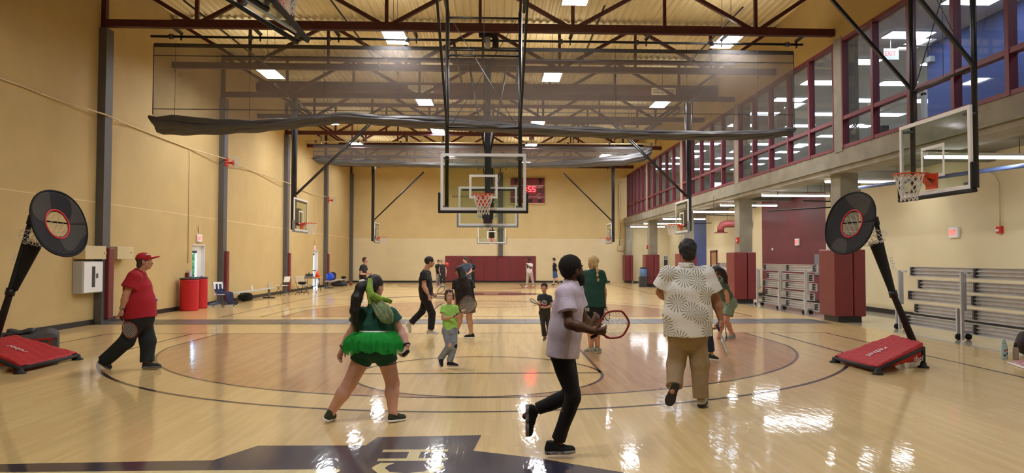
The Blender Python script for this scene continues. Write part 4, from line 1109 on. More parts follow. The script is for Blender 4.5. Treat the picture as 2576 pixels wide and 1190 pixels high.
for k, (Y, px, lb) in enumerate(((27.6,1855,'red fire alarm on the side of the second nearest concrete column'),(44.4,1629,'red fire alarm on the far concrete column'))):
    z = 2.45; onwall('fire_alarm', lb, 'fire alarm', [('alarm_body',(9.38,Y+.02,z-.11),(9.45,Y+.22,z+.11),'reds',.01), ('strobe',(9.36,Y+.06,z-.04),(9.38,Y+.14,z+.02),'white')], 'red fire alarms')
p = aw(2060,666); onwall('electrical_panel', 'grey electrical panel on the maroon wall', 'electrical panel', [('panel_door',(XW-.05,p.y-.32,p.z-.4),(XW-.012,p.y+.32,p.z+.4),'padgrey',.01), ('latch',(XW-.07,p.y+.2,p.z-.02),(XW-.05,p.y+.24,p.z+.02),'rubber')])
p = aw(1943,627); onwall('wall_plate', 'small white plate on the maroon aisle wall', 'wall plate', [('plate',(XW-.03,p.y-.07,p.z-.05),(XW,p.y+.07,p.z+.05),'white')])
p = atx(2180,664,13.48)
t = onwall('restroom_sign', 'small white restroom sign in the aisle alcove', 'sign', [('plate',(13.47,p.y-.12,p.z-.18),(13.5,p.y+.12,p.z+.18),'white')])
o = MB(); y = p.y+.05
for dz, r in ((.11,.022),): o.ball((13.465,y,p.z+dz), (.004,r,r), 8)
o.box((13.46,y-.02,p.z-.06),(13.468,y+.02,p.z+.08)); o.ball((13.465,y-.09,p.z-.0), (.004,.03,.03), 8); o.box((13.46,y-.1,p.z+.0),(13.468,y-.075,p.z+.08))
wparent(o.build('pictogram', 'rubber'), t)
a = aw(1788,640); b = aw(1804,640)
d = struct(MB().box((XW-.06,b.y,0),(XW,b.y+.12,2.2)).box((XW-.06,a.y-.12,0),(XW,a.y,2.2)).box((XW-.06,b.y,2.1),(XW,a.y,2.2)).build('door_3', 'frame'), 'red framed doorway in the aisle wall')
MB().box((XW-.02,b.y+.12,0),(XW-.01,a.y-.12,2.1)).build('door_leaf', mat('door_wood', (176,140,92), .5)).parent = d
# pipes and ducts under the slab
pp = wthing('ceiling_pipe', 'blue pipe under the aisle ceiling at the right edge', 'pipe', (11,15.5,3.8), 'aisle pipes')
a = at(2172,470,18.0); b = at(2600,415,13.0)
wparent(MB().tube([(10.1,21.0,3.75),(11.9,13.0,3.75)], .05, 10).build('pipe', mat('blue_pipe',(92,110,160),.5)), pp)
wparent(MB().tube([(11.9,13.0,3.7),(11.9,12.99,4.4)], .012, 5).build('hanger', 'alud'), pp)
t = wthing('ventilation_duct', 'maroon round ventilation duct with a downturned elbow under the aisle ceiling', 'duct', (11.6,35,3.3))
a = at(1813,572,34.6); b = at(1852,567,33.5)
wparent(MB().tube([a+Vector((0,0,-.22)), a+Vector((0,0,-.02)), a+Vector((.06,-.05,.1)), a+Vector((.22,-.1,.16)), Vector((XW-.1,a.y-.25,a.z+.16))], .17, 14).build('duct', mat('maroon_duct',(150,72,72),.5)), t)
wparent(MB().lathe([(.17,0),(.34,-.04),(.34,-.06),(.15,-.06)], a+Vector((0,0,-.22)), 18).build('flared_outlet', 'maroon_duct' if 'maroon_duct' in M else 'pad'), t)
wparent(MB().tube([a+Vector((.3,-.1,.3)), Vector((a.x+.3,a.y-.1,4.4))], .015, 5).build('hanger', 'alud'), t)
for k, (px0, py0, px1, py1, Y) in enumerate(((1930,531,2101,521,24.3),(1778,540,1890,545,30.2),(1745,563,1790,561,38.6),(2020,505,2100,507,23.2))):
    a = at(px0,py0,Y); b = at(px1,py1,Y)
    t = wthing('sprinkler_pipe', 'thin dark pipe under the aisle ceiling, %s' % ['across the maroon wall','left of the red framed column','near the blue wall','above the electrical panel'][k], 'pipe', tuple((a+b)/2), 'dark aisle pipes')
    wparent(MB().tube([a, b], .022, 6).build('pipe', 'black'), t)
    for u in (.15,.85): q = a.lerp(b, u); wparent(MB().tube([q, (q.x,q.y,4.4)], .008, 4).build('hanger', 'black'), t)
# things on the floor at the right edge
def flask(label, px, py, h, r, m, cap, stickers=False):
    c = fl(px,py); t = thing('water_bottle', label, 'bottle', (c.x,c.y+r,0), 0, 'steel water bottles')
    MB().lathe([(r*.95,0),(r,.01),(r,h*.66),(r*.72,h*.78),(r*.66,h*.8)], n=22).build('bottle_body', m, t)
    MB().lathe([(r*.7,h*.79),(r*.7,h*.87),(r*.3,h*.9)], n=18).build('lid', cap, t)
    MB().tube([(r*.45*math.cos(2*PI*k/14), 0, h*.95+r*.35*math.sin(2*PI*k/14)) for k in range(14)], .008, 6, closed=True).build('carry_loop', cap, t)
    if stickers:
        for k, (a, z, m2) in enumerate(((-1.9,.45,'reds'),(-1.2,.5,'maroon'),(-1.3,.3,nav),(-2.1,.2,'rubber'))):
            T = frame_T((r*1.01*math.cos(a), r*1.01*math.sin(a), h*z), (-math.sin(a),math.cos(a),0), (0,0,1))
            MB().poly([T @ Vector((.018*math.cos(2*PI*j/10), .018*math.sin(2*PI*j/10), 0)) for j in range(10)]).build('sticker', m2, t)
    return t
flask('pale blue water bottle with stickers on the floor at the right', 2532,904, .33,.052, mat('mint_enamel',(170,198,200),.4), mat('mint_plastic',(150,186,188),.5), True)
flask('brushed grey tumbler right of the pale blue bottle', 2560,905, .27,.045, mat('beige_steel',(160,150,132),.45), 'rubber')
c = fl(2590,905); lump('backpack', 'dark bag at the right edge of the picture behind the bottles', 'bag', (c.x+.28,c.y+.42,0), (.2,.2,.22), mat('dark_red_black',(48,34,34),.8), 12)
t = wthing('cleaning_mat', 'red and white printed mat on the floor at the lower right edge', 'mat', (8.3,10.8,0))
P = [fl(2536,914), fl(2600,899), fl(2660,930), fl(2600,936)]
wparent(MB().poly([p+Vector((0,0,.012)) for p in P]).build('mat_surface', mat('mat_red',(178,70,72),.8,var=.4,scale=14,dark=(220,200,196)), solid=.012), t)
wparent(MB().bar(P[0]+Vector((0,0,.014)), P[3]+Vector((0,0,.014)), .05, .014).build('white_edge', 'white'), t)
t = thing('cooler_jug', 'blue jug hanging beside the far maroon column pad', 'jug', (9.0,43.7,.62))
MB().lathe([(.2,0),(.24,.02),(.24,.44),(.2,.5)], n=18).build('jug_body', mat('jug_blue',(96,128,176),.5), t)
MB().lathe([(.2,.5),(.23,.55),(.05,.6)], n=18).build('lid', 'dgrey', t)
tag(MB().box((8.75,43.5,.0),(9.2,43.95,.62)).build('low_stand', 'dgrey', bevel=.02), 'dark low stand under the blue jug', 'stand')
# upstairs equipment
t = wthing('cable_machine', 'pale grey exercise machine upstairs behind the near windows', 'exercise machine', (10.6,19.6,4.66))
for nm, a, b, m_ in (('post',(10.5,19.5,4.66),(10.6,19.62,6.0),'white'),('post',(10.5,17.2,4.66),(10.6,17.32,6.0),'white'),('top_beam',(10.5,17.2,5.75),(10.58,19.6,5.83),'white'),('weight_stack',(10.6,19.3,4.75),(10.8,19.7,5.4),'dgrey'),('head_unit',(10.45,19.4,5.85),(10.62,19.75,6.1),'white')):
    wparent(MB().box(a, b).build(nm, m_, bevel=.01), t)
t = wthing('exit_sign', 'red exit sign in the upstairs room', 'sign', (12,23,7.2), 'exit signs')
a = at(2242,136,19.9); wparent(MB().box((a.x-.22,a.y,a.z-.16),(a.x+.22,a.y+.05,a.z+.16)).tube([(a.x,a.y+.03,a.z+.1),(a.x,a.y+.03,8.0)], .01, 5).build('plate', 'ltgrey'), t)
wparent(text_mb('EXIT', .2, frame_T((a.x-.19,a.y-.004,a.z-.05),(1,0,0),(0,0,1)), sx=.78).build('lettering', 'exit'), t)
t = wthing('wall_speaker', 'small white box on the blue wall upstairs', 'speaker', (12.6,20,7))
a = atx(2338,150,12.6); wparent(MB().box((12.55,a.y-.12,a.z-.08),(12.7,a.y+.12,a.z+.08)).build('box_body', 'ltgrey', bevel=.01), t)
t = wthing('lit_screen', 'bright screen with red trim behind the upstairs windows', 'screen', (10.6,35,4.9))
a = at(1805,474,32.5); wparent(MB().box((a.x-.3,32.5,a.z-.25),(a.x+.3,32.56,a.z+.3)).build('screen_case', 'dgrey'), t)
wparent(MB().box((a.x-.27,32.49,a.z-.1),(a.x+.27,32.5,a.z+.27)).build('display', mat('screen_glow',(230,240,255),emit=(220,230,255),es=3)), t)
wparent(MB().box((a.x-.3,32.48,a.z-.2),(a.x+.3,32.5,a.z-.12)).build('red_strip', mat('strip_glow',(255,60,70),emit=(255,50,60),es=5)), t)
wparent(MB().box((a.x-.03,32.5,4.66),(a.x+.03,32.56,a.z-.2)).build('stand', 'dgrey'), t)
# ------------------------------------------------------------------ people: smooth blended surfaces from posed skeletons
V3 = lambda v: np.array([v[0], v[1], v[2]], float)
def nz(v): return v/max(1e-9, np.linalg.norm(v))
def cone(a, b, ra, rb, L=None, F=None, wa=1, wb=1, flat=(0,0)):
    """tapered limb a->b; with lateral axis L the section is wa/wb times wider that way; flat=1 cuts an end"""
    return dict(t='c', a=V3(a), b=V3(b), ra=ra, rb=rb, L=None if L is None else nz(V3(L)), wa=wa, wb=wb, flat=flat)
def elli(c, r, ax=None):
    return dict(t='e', c=V3(c), r=np.array(r, float), ax=np.eye(3) if ax is None else np.array([nz(V3(x)) for x in ax]))
def pbox(p):
    if p['t'] == 'c':
        m = max(p['ra']*max(1,p['wa']), p['rb']*max(1,p['wb'])); return np.minimum(p['a'],p['b'])-m, np.maximum(p['a'],p['b'])+m
    m = p['r'].max(); return p['c']-m, p['c']+m
def pdist(p, P):
    if p['t'] == 'e':
        q = (P-p['c']) @ p['ax'].T; k0 = np.linalg.norm(q/p['r'], axis=-1); k1 = np.linalg.norm(q/p['r']**2, axis=-1)
        return k0*(k0-1)/np.maximum(k1, 1e-6)
    ab = p['b']-p['a']; l = np.linalg.norm(ab); d = ab/max(l, 1e-9); v = P-p['a']; s = v @ d
    t = np.clip(s/max(l, 1e-9), 0, 1); r = p['ra']+(p['rb']-p['ra'])*t
    ex = s-t*l; w = v-s[..., None]*d
    if p['L'] is not None:
        L = nz(p['L']-d*(p['L'] @ d)); u = w @ L; o = np.linalg.norm(w-u[..., None]*L, axis=-1)
        W = p['wa']+(p['wb']-p['wa'])*t; rad = np.sqrt((u/W)**2+o**2)
    else: rad = np.linalg.norm(w, axis=-1)
    D = np.sqrt(rad**2+ex**2)-r
    if p['flat'][0]: D = np.maximum(D, -s)
    if p['flat'][1]: D = np.maximum(D, s-l)
    return D
def sdf_mesh(prims, h, k=.03, cuts=(), fold=None):
    lo = np.min([pbox(p)[0] for p in prims], axis=0)-3*h-k; hi = np.max([pbox(p)[1] for p in prims], axis=0)+3*h+k
    n = np.ceil((hi-lo)/h).astype(int)+1
    ax = [lo[i]+h*np.arange(n[i]) for i in range(3)]
    Fd = np.full(n, 1.0)
    for p in prims:
        a, b = pbox(p); m = k+3*h
        i0 = np.maximum(0, np.floor((a-m-lo)/h).astype(int)); i1 = np.minimum(n, np.ceil((b+m-lo)/h).astype(int)+1)
        G = np.stack(np.meshgrid(ax[0][i0[0]:i1[0]], ax[1][i0[1]:i1[1]], ax[2][i0[2]:i1[2]], indexing='ij'), -1)
        D = pdist(p, G); S = Fd[i0[0]:i1[0], i0[1]:i1[1], i0[2]:i1[2]]
        kk = p.get('k', k)
        if p.get('sub'): S[...] = np.maximum(S, -D); continue
        hh = np.clip(.5+.5*(S-D)/kk, 0, 1); S[...] = S+(D-S)*hh-kk*hh*(1-hh)
    for (pt, nr) in cuts:
        G = np.stack(np.meshgrid(*ax, indexing='ij'), -1); Fd = np.maximum(Fd, (G-V3(pt)) @ nz(V3(nr)))
    ins = Fd < 0
    # surface nets
    c = [ins[i:n[0]-1+i, j:n[1]-1+j, l:n[2]-1+l] for i in (0,1) for j in (0,1) for l in (0,1)]
    cnt = sum(x.astype(np.int8) for x in c); act = (cnt > 0) & (cnt < 8)
    idx = -np.ones(act.shape, int); cells = np.argwhere(act); idx[act] = np.arange(len(cells))
    acc = np.zeros((len(cells), 3)); num = np.zeros(len(cells))
    off = [(i,j,l) for i in (0,1) for j in (0,1) for l in (0,1)]
    for a_ in range(8):
        for b_ in range(a_+1, 8):
            oa, ob = np.array(off[a_]), np.array(off[b_])
            if np.abs(oa-ob).sum() != 1: continue
            fa = Fd[tuple((cells+oa).T)]; fb_ = Fd[tuple((cells+ob).T)]; mk = (fa < 0) != (fb_ < 0)
            t = np.where(mk, fa/(fa-fb_+1e-12), 0)[:, None]
            acc += np.where(mk[:, None], oa+(ob-oa)*t, 0); num += mk
    vs = lo+h*(cells+acc/np.maximum(num, 1)[:, None])
    quads = []
    for d in range(3):
        e1 = [0,0,0]; e1[d] = 1; u, v = (d+1) % 3, (d+2) % 3
        A = ins[:-1, :-1, :-1]; sl = [slice(0, n[i]-1) for i in range(3)]; sl[d] = slice(1, n[d]); B = ins[tuple(sl)]
        ed = np.argwhere(A != B); ed = ed[(ed[:, u] > 0) & (ed[:, v] > 0)]
        if not len(ed): continue
        eu = np.zeros(3, int); eu[u] = 1; ev = np.zeros(3, int); ev[v] = 1
        q = np.stack([idx[tuple((ed-eu-ev).T)], idx[tuple((ed-ev).T)], idx[tuple(ed.T)], idx[tuple((ed-eu).T)]], 1)
        fl_ = A[tuple(ed.T)]; q[~fl_] = q[~fl_][:, ::-1]; quads.append(q)
    quads = np.concatenate(quads)
    if fold:
        amp, fr, sd = fold; rn = np.random.RandomState(sd)
        cen = vs.mean(0); d = np.zeros(len(vs))
        for q in range(6):
            kv = rn.randn(3)*fr*np.array([1,1,.55]); d += np.sin(vs @ kv+rn.rand()*6)
        nrm = np.zeros_like(vs); fn = np.cross(vs[quads[:,2]]-vs[quads[:,0]], vs[quads[:,3]]-vs[quads[:,1]])
        for q in range(4): np.add.at(nrm, quads[:, q], fn)
        nrm /= np.maximum(1e-12, np.linalg.norm(nrm, axis=1))[:, None]
        vs = vs+nrm*(amp*d/3)[:, None]
    return vs, quads
def mesh_obj(name, parts, m, parent, mats=None):
    vs = []; fs = []; o = 0
    for v, q in parts: vs.append(v); fs.append(q+o); o += len(v)
    vs = np.concatenate(vs); fs = np.concatenate(fs)
    me = bpy.data.meshes.new(name); me.vertices.add(len(vs)); me.vertices.foreach_set('co', vs.astype(np.float32).ravel())
    me.loops.add(len(fs)*4); me.loops.foreach_set('vertex_index', fs.astype(np.int32).ravel())
    me.polygons.add(len(fs)); me.polygons.foreach_set('loop_start', np.arange(0, len(fs)*4, 4, dtype=np.int32))
    me.polygons.foreach_set('use_smooth', np.ones(len(fs), bool)); me.update(calc_edges=True); me.validate()
    me.materials.append(M[m] if isinstance(m, str) else m)
    ob = bpy.data.objects.new(name, me); COL.objects.link(ob)
    if parent: wparent(ob, parent)
    return ob
def skin(name, c): return mat(name, c, .5, var=.05, scale=14, spec=.35)
def clothm(name, c, **k): return mat(name, c, .85, var=.07, scale=16, bump=.35, bscale=70, **k)

class Person:
    """J holds joints as (px, py, depth offset) about the plane Y = Y0"""
    def __init__(s, label, Y0, J, face, up=(0,0,1), S=1.0, girth=1.0, skinc=(198,150,124), h=.009, name='person', arm=1.0, leg=1.0, female=False, foot=None):
        s.J = {}
        for k, v in J.items(): s.J[k] = V3(at(v[0], v[1], Y0+(v[2] if len(v) > 2 else 0)))
        s.S, s.g, s.h, s.Y0, s.female, s.am, s.lm = S, girth, h, Y0, female, arm, leg; s.bl = leg
        s.face = nz(V3(face)); s.skin = skin('skin', skinc); s.skinc = skinc
        j = s.J
        s.pel = (j['hipL']+j['hipR'])/2; s.lat = nz(j['hipR']-j['hipL']); s.slat = nz(j['shR']-j['shL'])
        s.sc = (j['shL']+j['shR'])/2
        zf = min(j[k][2] for k in j if k.startswith(('toe','heel')))
        s.t = wthing(name, label, 'person', (s.pel[0], s.pel[1], 0)); s.label = label
        # head axes
        f = s.face; u = nz(V3(up)-f*(V3(up) @ f)); r = np.cross(f, u); s.hf, s.hu, s.hr = f, u, r
        s.axes = [r, f, u]
    def P(s, k): return s.J[k]
    def hp(s, r, f, u): return s.J['head']+(s.hr*r+s.hf*f+s.hu*u)*s.S
    def hand(s, w, tip, bend=.5, side=1, thumb=None, grip=False):
        S = s.S; d = nz(tip-w); Ln = .185*S
        ref = thumb if thumb is not None else s.face
        n = nz(np.cross(d, ref)+1e-6); th = nz(ref-d*(ref @ d))
        pr = [cone(w, w+d*.085*S, .022*S, .026*S, L=th, wa=1.1, wb=1.5)]
        for i in range(4):
            o = w+d*.088*S+th*(.030-.021*i)*S; L = (.075,.084,.078,.062)[i]*S
            a = o; ang = bend*(1+.12*i); cur = d; rr = (.0088,.009,.0085,.0078)[i]*S
            for q in range(3):
                cur = nz(cur*math.cos(ang*.7)+n*side*math.sin(ang*.7)); b = a+cur*L*(.45,.3,.25)[q]
                pr.append(cone(a, b, rr*(1-.06*q), rr*(.94-.08*q))); a = b
        a = w+d*.025*S+th*.022*S; b = a+nz(d*.7+th*.8+n*side*.2)*.045*S; c = b+nz(d*.9+th*(.1 if not grip else -.3)+n*side*(.4 if not grip else 1))*.04*S
        pr += [cone(a, b, .014*S, .0105*S), cone(b, c, .0105*S, .009*S)]
        for p in pr: p['k'] = .006*S
        return pr
    def head_prims(s):
        S = s.S; hp = s.hp; ax = s.axes
        pr = [elli(hp(0,-.012,.035), (.076*S,.094*S,.088*S), ax), elli(hp(0,.03,-.035), (.058*S,.062*S,.078*S), ax),
              elli(hp(0,.055,-.083), (.03*S,.03*S,.024*S), ax), cone(hp(0,.086,.005), hp(0,.106,-.026), .009*S, .013*S),
              elli(hp(0,.082,-.056), (.024*S,.013*S,.013*S), ax), elli(hp(0,.075,.028), (.052*S,.022*S,.012*S), ax)]
        for q in (-1,1):
            pr += [elli(hp(q*.077,-.005,-.005), (.010*S,.019*S,.032*S), ax), elli(hp(q*.03,.068,-.02), (.022*S,.02*S,.022*S), ax)]
        for p in pr: p['k'] = .014*S
        return pr
    def body(s, hands=(('L',.5,1),('R',.5,1)), grip=(), neckr=.055, heads=True, thumbs={}):
        j, S, g = s.J, s.S, s.g; w = s.am; l = s.bl
        pr = [cone(j['neck']-s.hu*.02*S, s.hp(0,-.015,-.05), neckr*S*(1+.15*(g-1)), neckr*.92*S)]
        ch = s.sc*.75+s.pel*.25; wa = s.sc*.35+s.pel*.65
        wd = np.linalg.norm(j['shR']-j['shL'])/2
        pr += [cone(s.sc-(s.sc-s.pel)*.08, ch, .075*S, .10*S*g, L=s.slat, wa=1.5, wb=1.4), cone(ch, wa, .10*S*g, .095*S*g, L=s.slat, wa=1.4, wb=1.25),
               cone(wa, s.pel, .095*S*g, .10*S*g, L=s.lat, wa=1.25, wb=1.45)]
        for q in 'LR':
            pr += [cone(s.sc+(j['sh'+q]-s.sc)*.2+s.hu*.01, j['sh'+q], .055*S, .055*S*w), cone(j['sh'+q], j['el'+q], .052*S*w, .04*S*w),
                   cone(j['el'+q], j['el'+q]*.65+j['wr'+q]*.35, .040*S*w, .041*S*w), cone(j['el'+q]*.65+j['wr'+q]*.35, j['wr'+q], .041*S*w, .027*S*w)]
            if 'kn'+q in j:
                pr += [cone(j['hip'+q], j['kn'+q], .083*S*l, .056*S*l), cone(j['kn'+q], j['kn'+q]*.68+j['an'+q]*.32-s.fdir(q)*.012*S, .052*S*l, .056*S*l),
                       cone(j['kn'+q]*.68+j['an'+q]*.32-s.fdir(q)*.012*S, j['an'+q], .056*S*l, .036*S*l), cone(j['an'+q], (j['heel'+q]+j['toe'+q])/2+V3((0,0,.04*S)), .036*S, .03*S)]
        if s.female:
            fw = nz(np.cross(s.slat, s.sc-s.pel)); fw = fw if fw @ nz(np.cross(V3((0,0,1)), s.slat)) > 0 else -fw
            for q in (-1,1): pr.append(elli(s.sc*.68+s.pel*.32+s.slat*q*.07*S+fw*.075*S, (.065*S,.06*S,.06*S)))
        parts = [sdf_mesh(pr, s.h, .03*S)]
        if heads: parts.append(sdf_mesh(s.head_prims()+[dict(cone(j['neck'], s.hp(0,-.015,-.05), neckr*.98*S, neckr*.9*S), k=.02*S)], max(.0045*S, s.h*.55), .015*S))
        for q, bend, side in hands:
            parts.append(sdf_mesh(s.hand(j['wr'+q], j['ha'+q], bend, side, thumb=thumbs.get(q), grip=q in grip), max(.0038*S, s.h*.5), .008*S))
        return mesh_obj('body', parts, s.skin, s.t)
    def fdir(s, q): return nz(s.J['toe'+q]-s.J['heel'+q])
    def torso(s, e, wide=(1.5,1.45,1.3,1.45), len_=1.0, girths=(.1,.112,.11,.112), belly=0):
        j, S, g = s.J, s.S, s.g
        ch = s.sc*.75+s.pel*.25; wa = s.sc*.35+s.pel*.65; pe = s.pel+(s.pel-s.sc)*(len_-1)
        q = [cone(s.sc-(s.sc-s.pel)*.07, ch, girths[0]*.8*S+e, girths[0]*S*g+e, L=s.slat, wa=wide[0], wb=wide[1]),
             cone(ch, wa, girths[0]*S*g+e, girths[1]*S*g+e, L=s.slat, wa=wide[1], wb=wide[2]),
             cone(wa, pe, girths[1]*S*g+e, girths[2]*S*g+e, L=s.lat, wa=wide[2], wb=wide[3], flat=(0,1))]
        if belly:
            fw = nz(np.cross(V3((0,0,1)), s.slat)); q.append(elli(s.pel*.72+s.sc*.28+fw*.06*belly*S, (.15*belly*S,.15*belly*S,.2*S)))
        return q
    def shirt(s, m, sleeve=.5, len_=1.0, e=.014, fold=(.006,16,1), wide=(1.5,1.45,1.3,1.45), neck=True, belly=0, sl_e=.022, name='shirt', girths=(.1,.112,.11,.112), cutneck=None):
        j, S = s.J, s.S; pr = s.torso(e, wide, len_, girths, belly)
        for q in 'LR':
            a, b = j['sh'+q], j['el'+q]; c = a+(b-a)*min(sleeve, 1)
            pr += [cone(s.sc+(a-s.sc)*.2, a, .06*S+e, .058*S*s.am+e), dict(cone(a, c, .056*S*s.am+e, .052*S*s.am+e+sl_e*S, flat=(0,1)), k=.025*S)]
            if sleeve > 1:
                pr.append(cone(j['el'+q], j['el'+q]+(j['wr'+q]-j['el'+q])*(sleeve-1), .05*S+e, .045*S+e, flat=(0,1)))
        pr += [cone(s.sc, j['neck']-(j['neck']-s.sc)*.1, .075*S+e, .062*S+e*.6)]
        if s.female:
            fw = nz(np.cross(V3((0,0,1)), s.slat))
            for q in (-1,1): pr.append(elli(s.sc*.68+s.pel*.32+s.slat*q*.07*S+fw*.08*S, (.075*S,.07*S,.07*S)))
        # hem cut: plane at the lowest point so sleeves and hips end cleanly
        sub = dict(elli(j['neck']+(j['neck']-s.sc)*.25, (.062*S,.062*S,.06*S)), sub=True)
        return mesh_obj(name, [sdf_mesh(pr+[sub], s.h, .035*S, fold=fold)], m, s.t)
    def pants(s, m, to=1.0, e=.014, fold=(.006,18,2), name='trousers', flare=0, hipw=1.5, girth=None, kf=1.0, waist=.32):
        """to: 1 = ankle, .5 = knee; below .5 shorts"""
        j, S, g, l = s.J, s.S, s.g, s.lm; pr = []
        g = girth or g
        wa = s.sc*waist+s.pel*(1-waist)
        pr.append(cone(wa, s.pel, .093*S*g+e, .1*S*g+e, L=s.lat, wa=1.25, wb=hipw, flat=(1,0)))
        for q in 'LR':
            a, b = j['hip'+q], j['kn'+q]
            pr.append(cone(s.pel, a, .1*S*g+e, .09*S*l+e))
            if to <= .5:
                c = a+(b-a)*to*2; pr.append(dict(cone(a, c, .084*S*l+e, (.084-.026*to*2)*S*l+e+flare*S, flat=(0,1)), k=.02*S))
            else:
                pr.append(cone(a, b, .084*S*l+e, .058*S*l*kf+e)); c = b+(j['an'+q]-b)*(to-.5)*2
                pr.append(cone(b, c, .057*S*l*kf+e, .045*S*l+e+flare*S, flat=(0,1)))
        return mesh_obj(name, [sdf_mesh(pr, s.h, .03*S, fold=fold)], m, s.t)
    def shoes(s, up, sole='white', high=0, w=1.0, accent=None, socks=None, which='LR', sole_h=.022):
        j, S = s.J, s.S
        for q in which:
            he, to, an = j['heel'+q], j['toe'+q], j['an'+q]
            f = nz(to-he); n = nz((an-he)-f*((an-he) @ f)); r = np.cross(f, n); L = np.linalg.norm(to-he)
            mid = he+f*L*.5; W = .036*S*w
            def p(a, b, c=0): return he+f*L*a+n*b*S+r*c*S
            pr = [cone(p(.14,.045), p(.5,.04), W*1.05, W*1.02), cone(p(.5,.036), p(.86,.030), W*1.05, .031*S*w),
                  cone(p(.16,.05), p(.2,.085+.035*high), W*1.0, W*1.0, flat=(0,1)), cone(p(.2,.08), p(.55,.05), W*.9, W*.85), elli(p(.72,.03), (W*1.25,L*.26,W*.9), [r,f,n])]
            for x in pr: x['k'] = .02*S
            hh = max(.0045*S, s.h*.6)
            ob = mesh_obj('shoe', [sdf_mesh(pr, hh, .02*S, cuts=[(p(0,sole_h*.8), -n)])], up, s.t)
            so = [cone(p(.14,sole_h*.55), p(.5,sole_h*.5), W*1.12, W*1.05), cone(p(.5,sole_h*.5), p(.84,sole_h*.6), W*1.1, .037*S*w), elli(p(.72,sole_h*.5), (W*1.38,L*.27,W), [r,f,n])]
            sb = mesh_obj('sole', [sdf_mesh(so, hh, .015*S, cuts=[(p(0,sole_h), n), (p(0,0), -n)])], sole, None)
            sb.parent = ob; 
            lc = MB()
            for k in range(3):
                u = .42+.1*k; lc.tube([p(u,.083-.055*(u-.3),-.022), p(u+.02,.092-.055*(u-.3)), p(u,.083-.055*(u-.3),.022)], .0035*S, 5)
            lb = lc.build('laces', accent or up); lb.parent = ob
            if socks: mesh_obj('sock', [sdf_mesh([cone(p(.2,.07), an+(j['kn'+q]-an)*socks[1], .038*S, .04*S*s.lm, flat=(0,1))], hh, .01)], socks[0], s.t)
    def eyes(s, mouth=True, brow=(60,44,36), iris='rubber', open_=1):
        S = s.S
        for q in (-1,1):
            c = s.hp(q*.031,.081,.006); o = MB()
            T = Matrix([list(s.hr)+[0], list(s.hf)+[0], list(s.hu)+[0], [0,0,0,1]]).transposed(); T.translation = c
            o.ball((0,0,0), (.0135*S,.008*S,.0075*S*open_), 10, 0, T).ball((0,.0058*S,0), (.0055*S,.0035*S,.0055*S*open_), 8, 1, T)
            wparent(o.build('eye', ['white', iris]), s.t)
            b = MB().tube([s.hp(q*.014,.094,.027), s.hp(q*.03,.094,.032), s.hp(q*.047,.082,.026)], [.0032*S,.004*S,.002*S], 6)
            wparent(b.build('eyebrow', mat('brow', brow, .9)), s.t)
        if mouth:
            m = mat('lips', (max(0,s.skinc[0]-30), int(s.skinc[1]*.62), int(s.skinc[2]*.62)), .5)
            wparent(MB().tube([s.hp(-.022,.089,-.056), s.hp(-.01,.097,-.053), s.hp(0,.098,-.055), s.hp(.01,.097,-.053), s.hp(.022,.089,-.056)], [.002*S,.0045*S,.005*S,.0045*S,.002*S], 6).build('mouth', m), s.t)
    def hair(s, m, extra=(), back=.0, vol=1.0, fold=(.004,70,3), front=.055, low=-.03, name='hair', cuts=None, h=None):
        S = s.S; hp = s.hp; ax = s.axes
        pr = [elli(hp(0,-.02,.045), (.086*S*vol,.102*S*vol,.094*S*vol), ax), elli(hp(0,-.055,-.0+low), (.07*S,.055*S,.07*S), ax)]+list(extra)
        # keep the face clear
        sub = dict(elli(hp(0,.11,-.045), (.075*S,.085*S,.105*S), ax), sub=True)
        subs = [sub]+[dict(elli(hp(q*.085,.02,-.06), (.02*S,.05*S,.06*S), ax), sub=True) for q in (-1,1)]
        return mesh_obj(name, [sdf_mesh(pr+subs, h or max(.0055*S, s.h*.6), .02*S, fold=fold, cuts=cuts or ())], m, s.t)
    def add(s, name, prims, m, k=.02, fold=None, h=None, cuts=()):
        return mesh_obj(name, [sdf_mesh(prims, h or s.h, k, fold=fold, cuts=cuts)], m, s.t)
    def watch(s, q, m='rubber', face='ltgrey', u=.93):
        a, b = s.J['el'+q], s.J['wr'+q]; c = a+(b-a)*u; d = nz(b-a); x = nz(np.cross(d, (0,1,0.1))); y = np.cross(d, x); r = .031*s.S*s.am
        wparent(MB().tube([Vector(c+x*r*math.cos(2*PI*k/16)+y*r*math.sin(2*PI*k/16)) for k in range(16)], .008*s.S, 6, closed=True).build('wristband', m), s.t)
        wparent(MB().ball(Vector(c-y*r if (c-y*r)[1] < c[1] else c+y*r), .014*s.S, 8).build('watch_face', face), s.t)
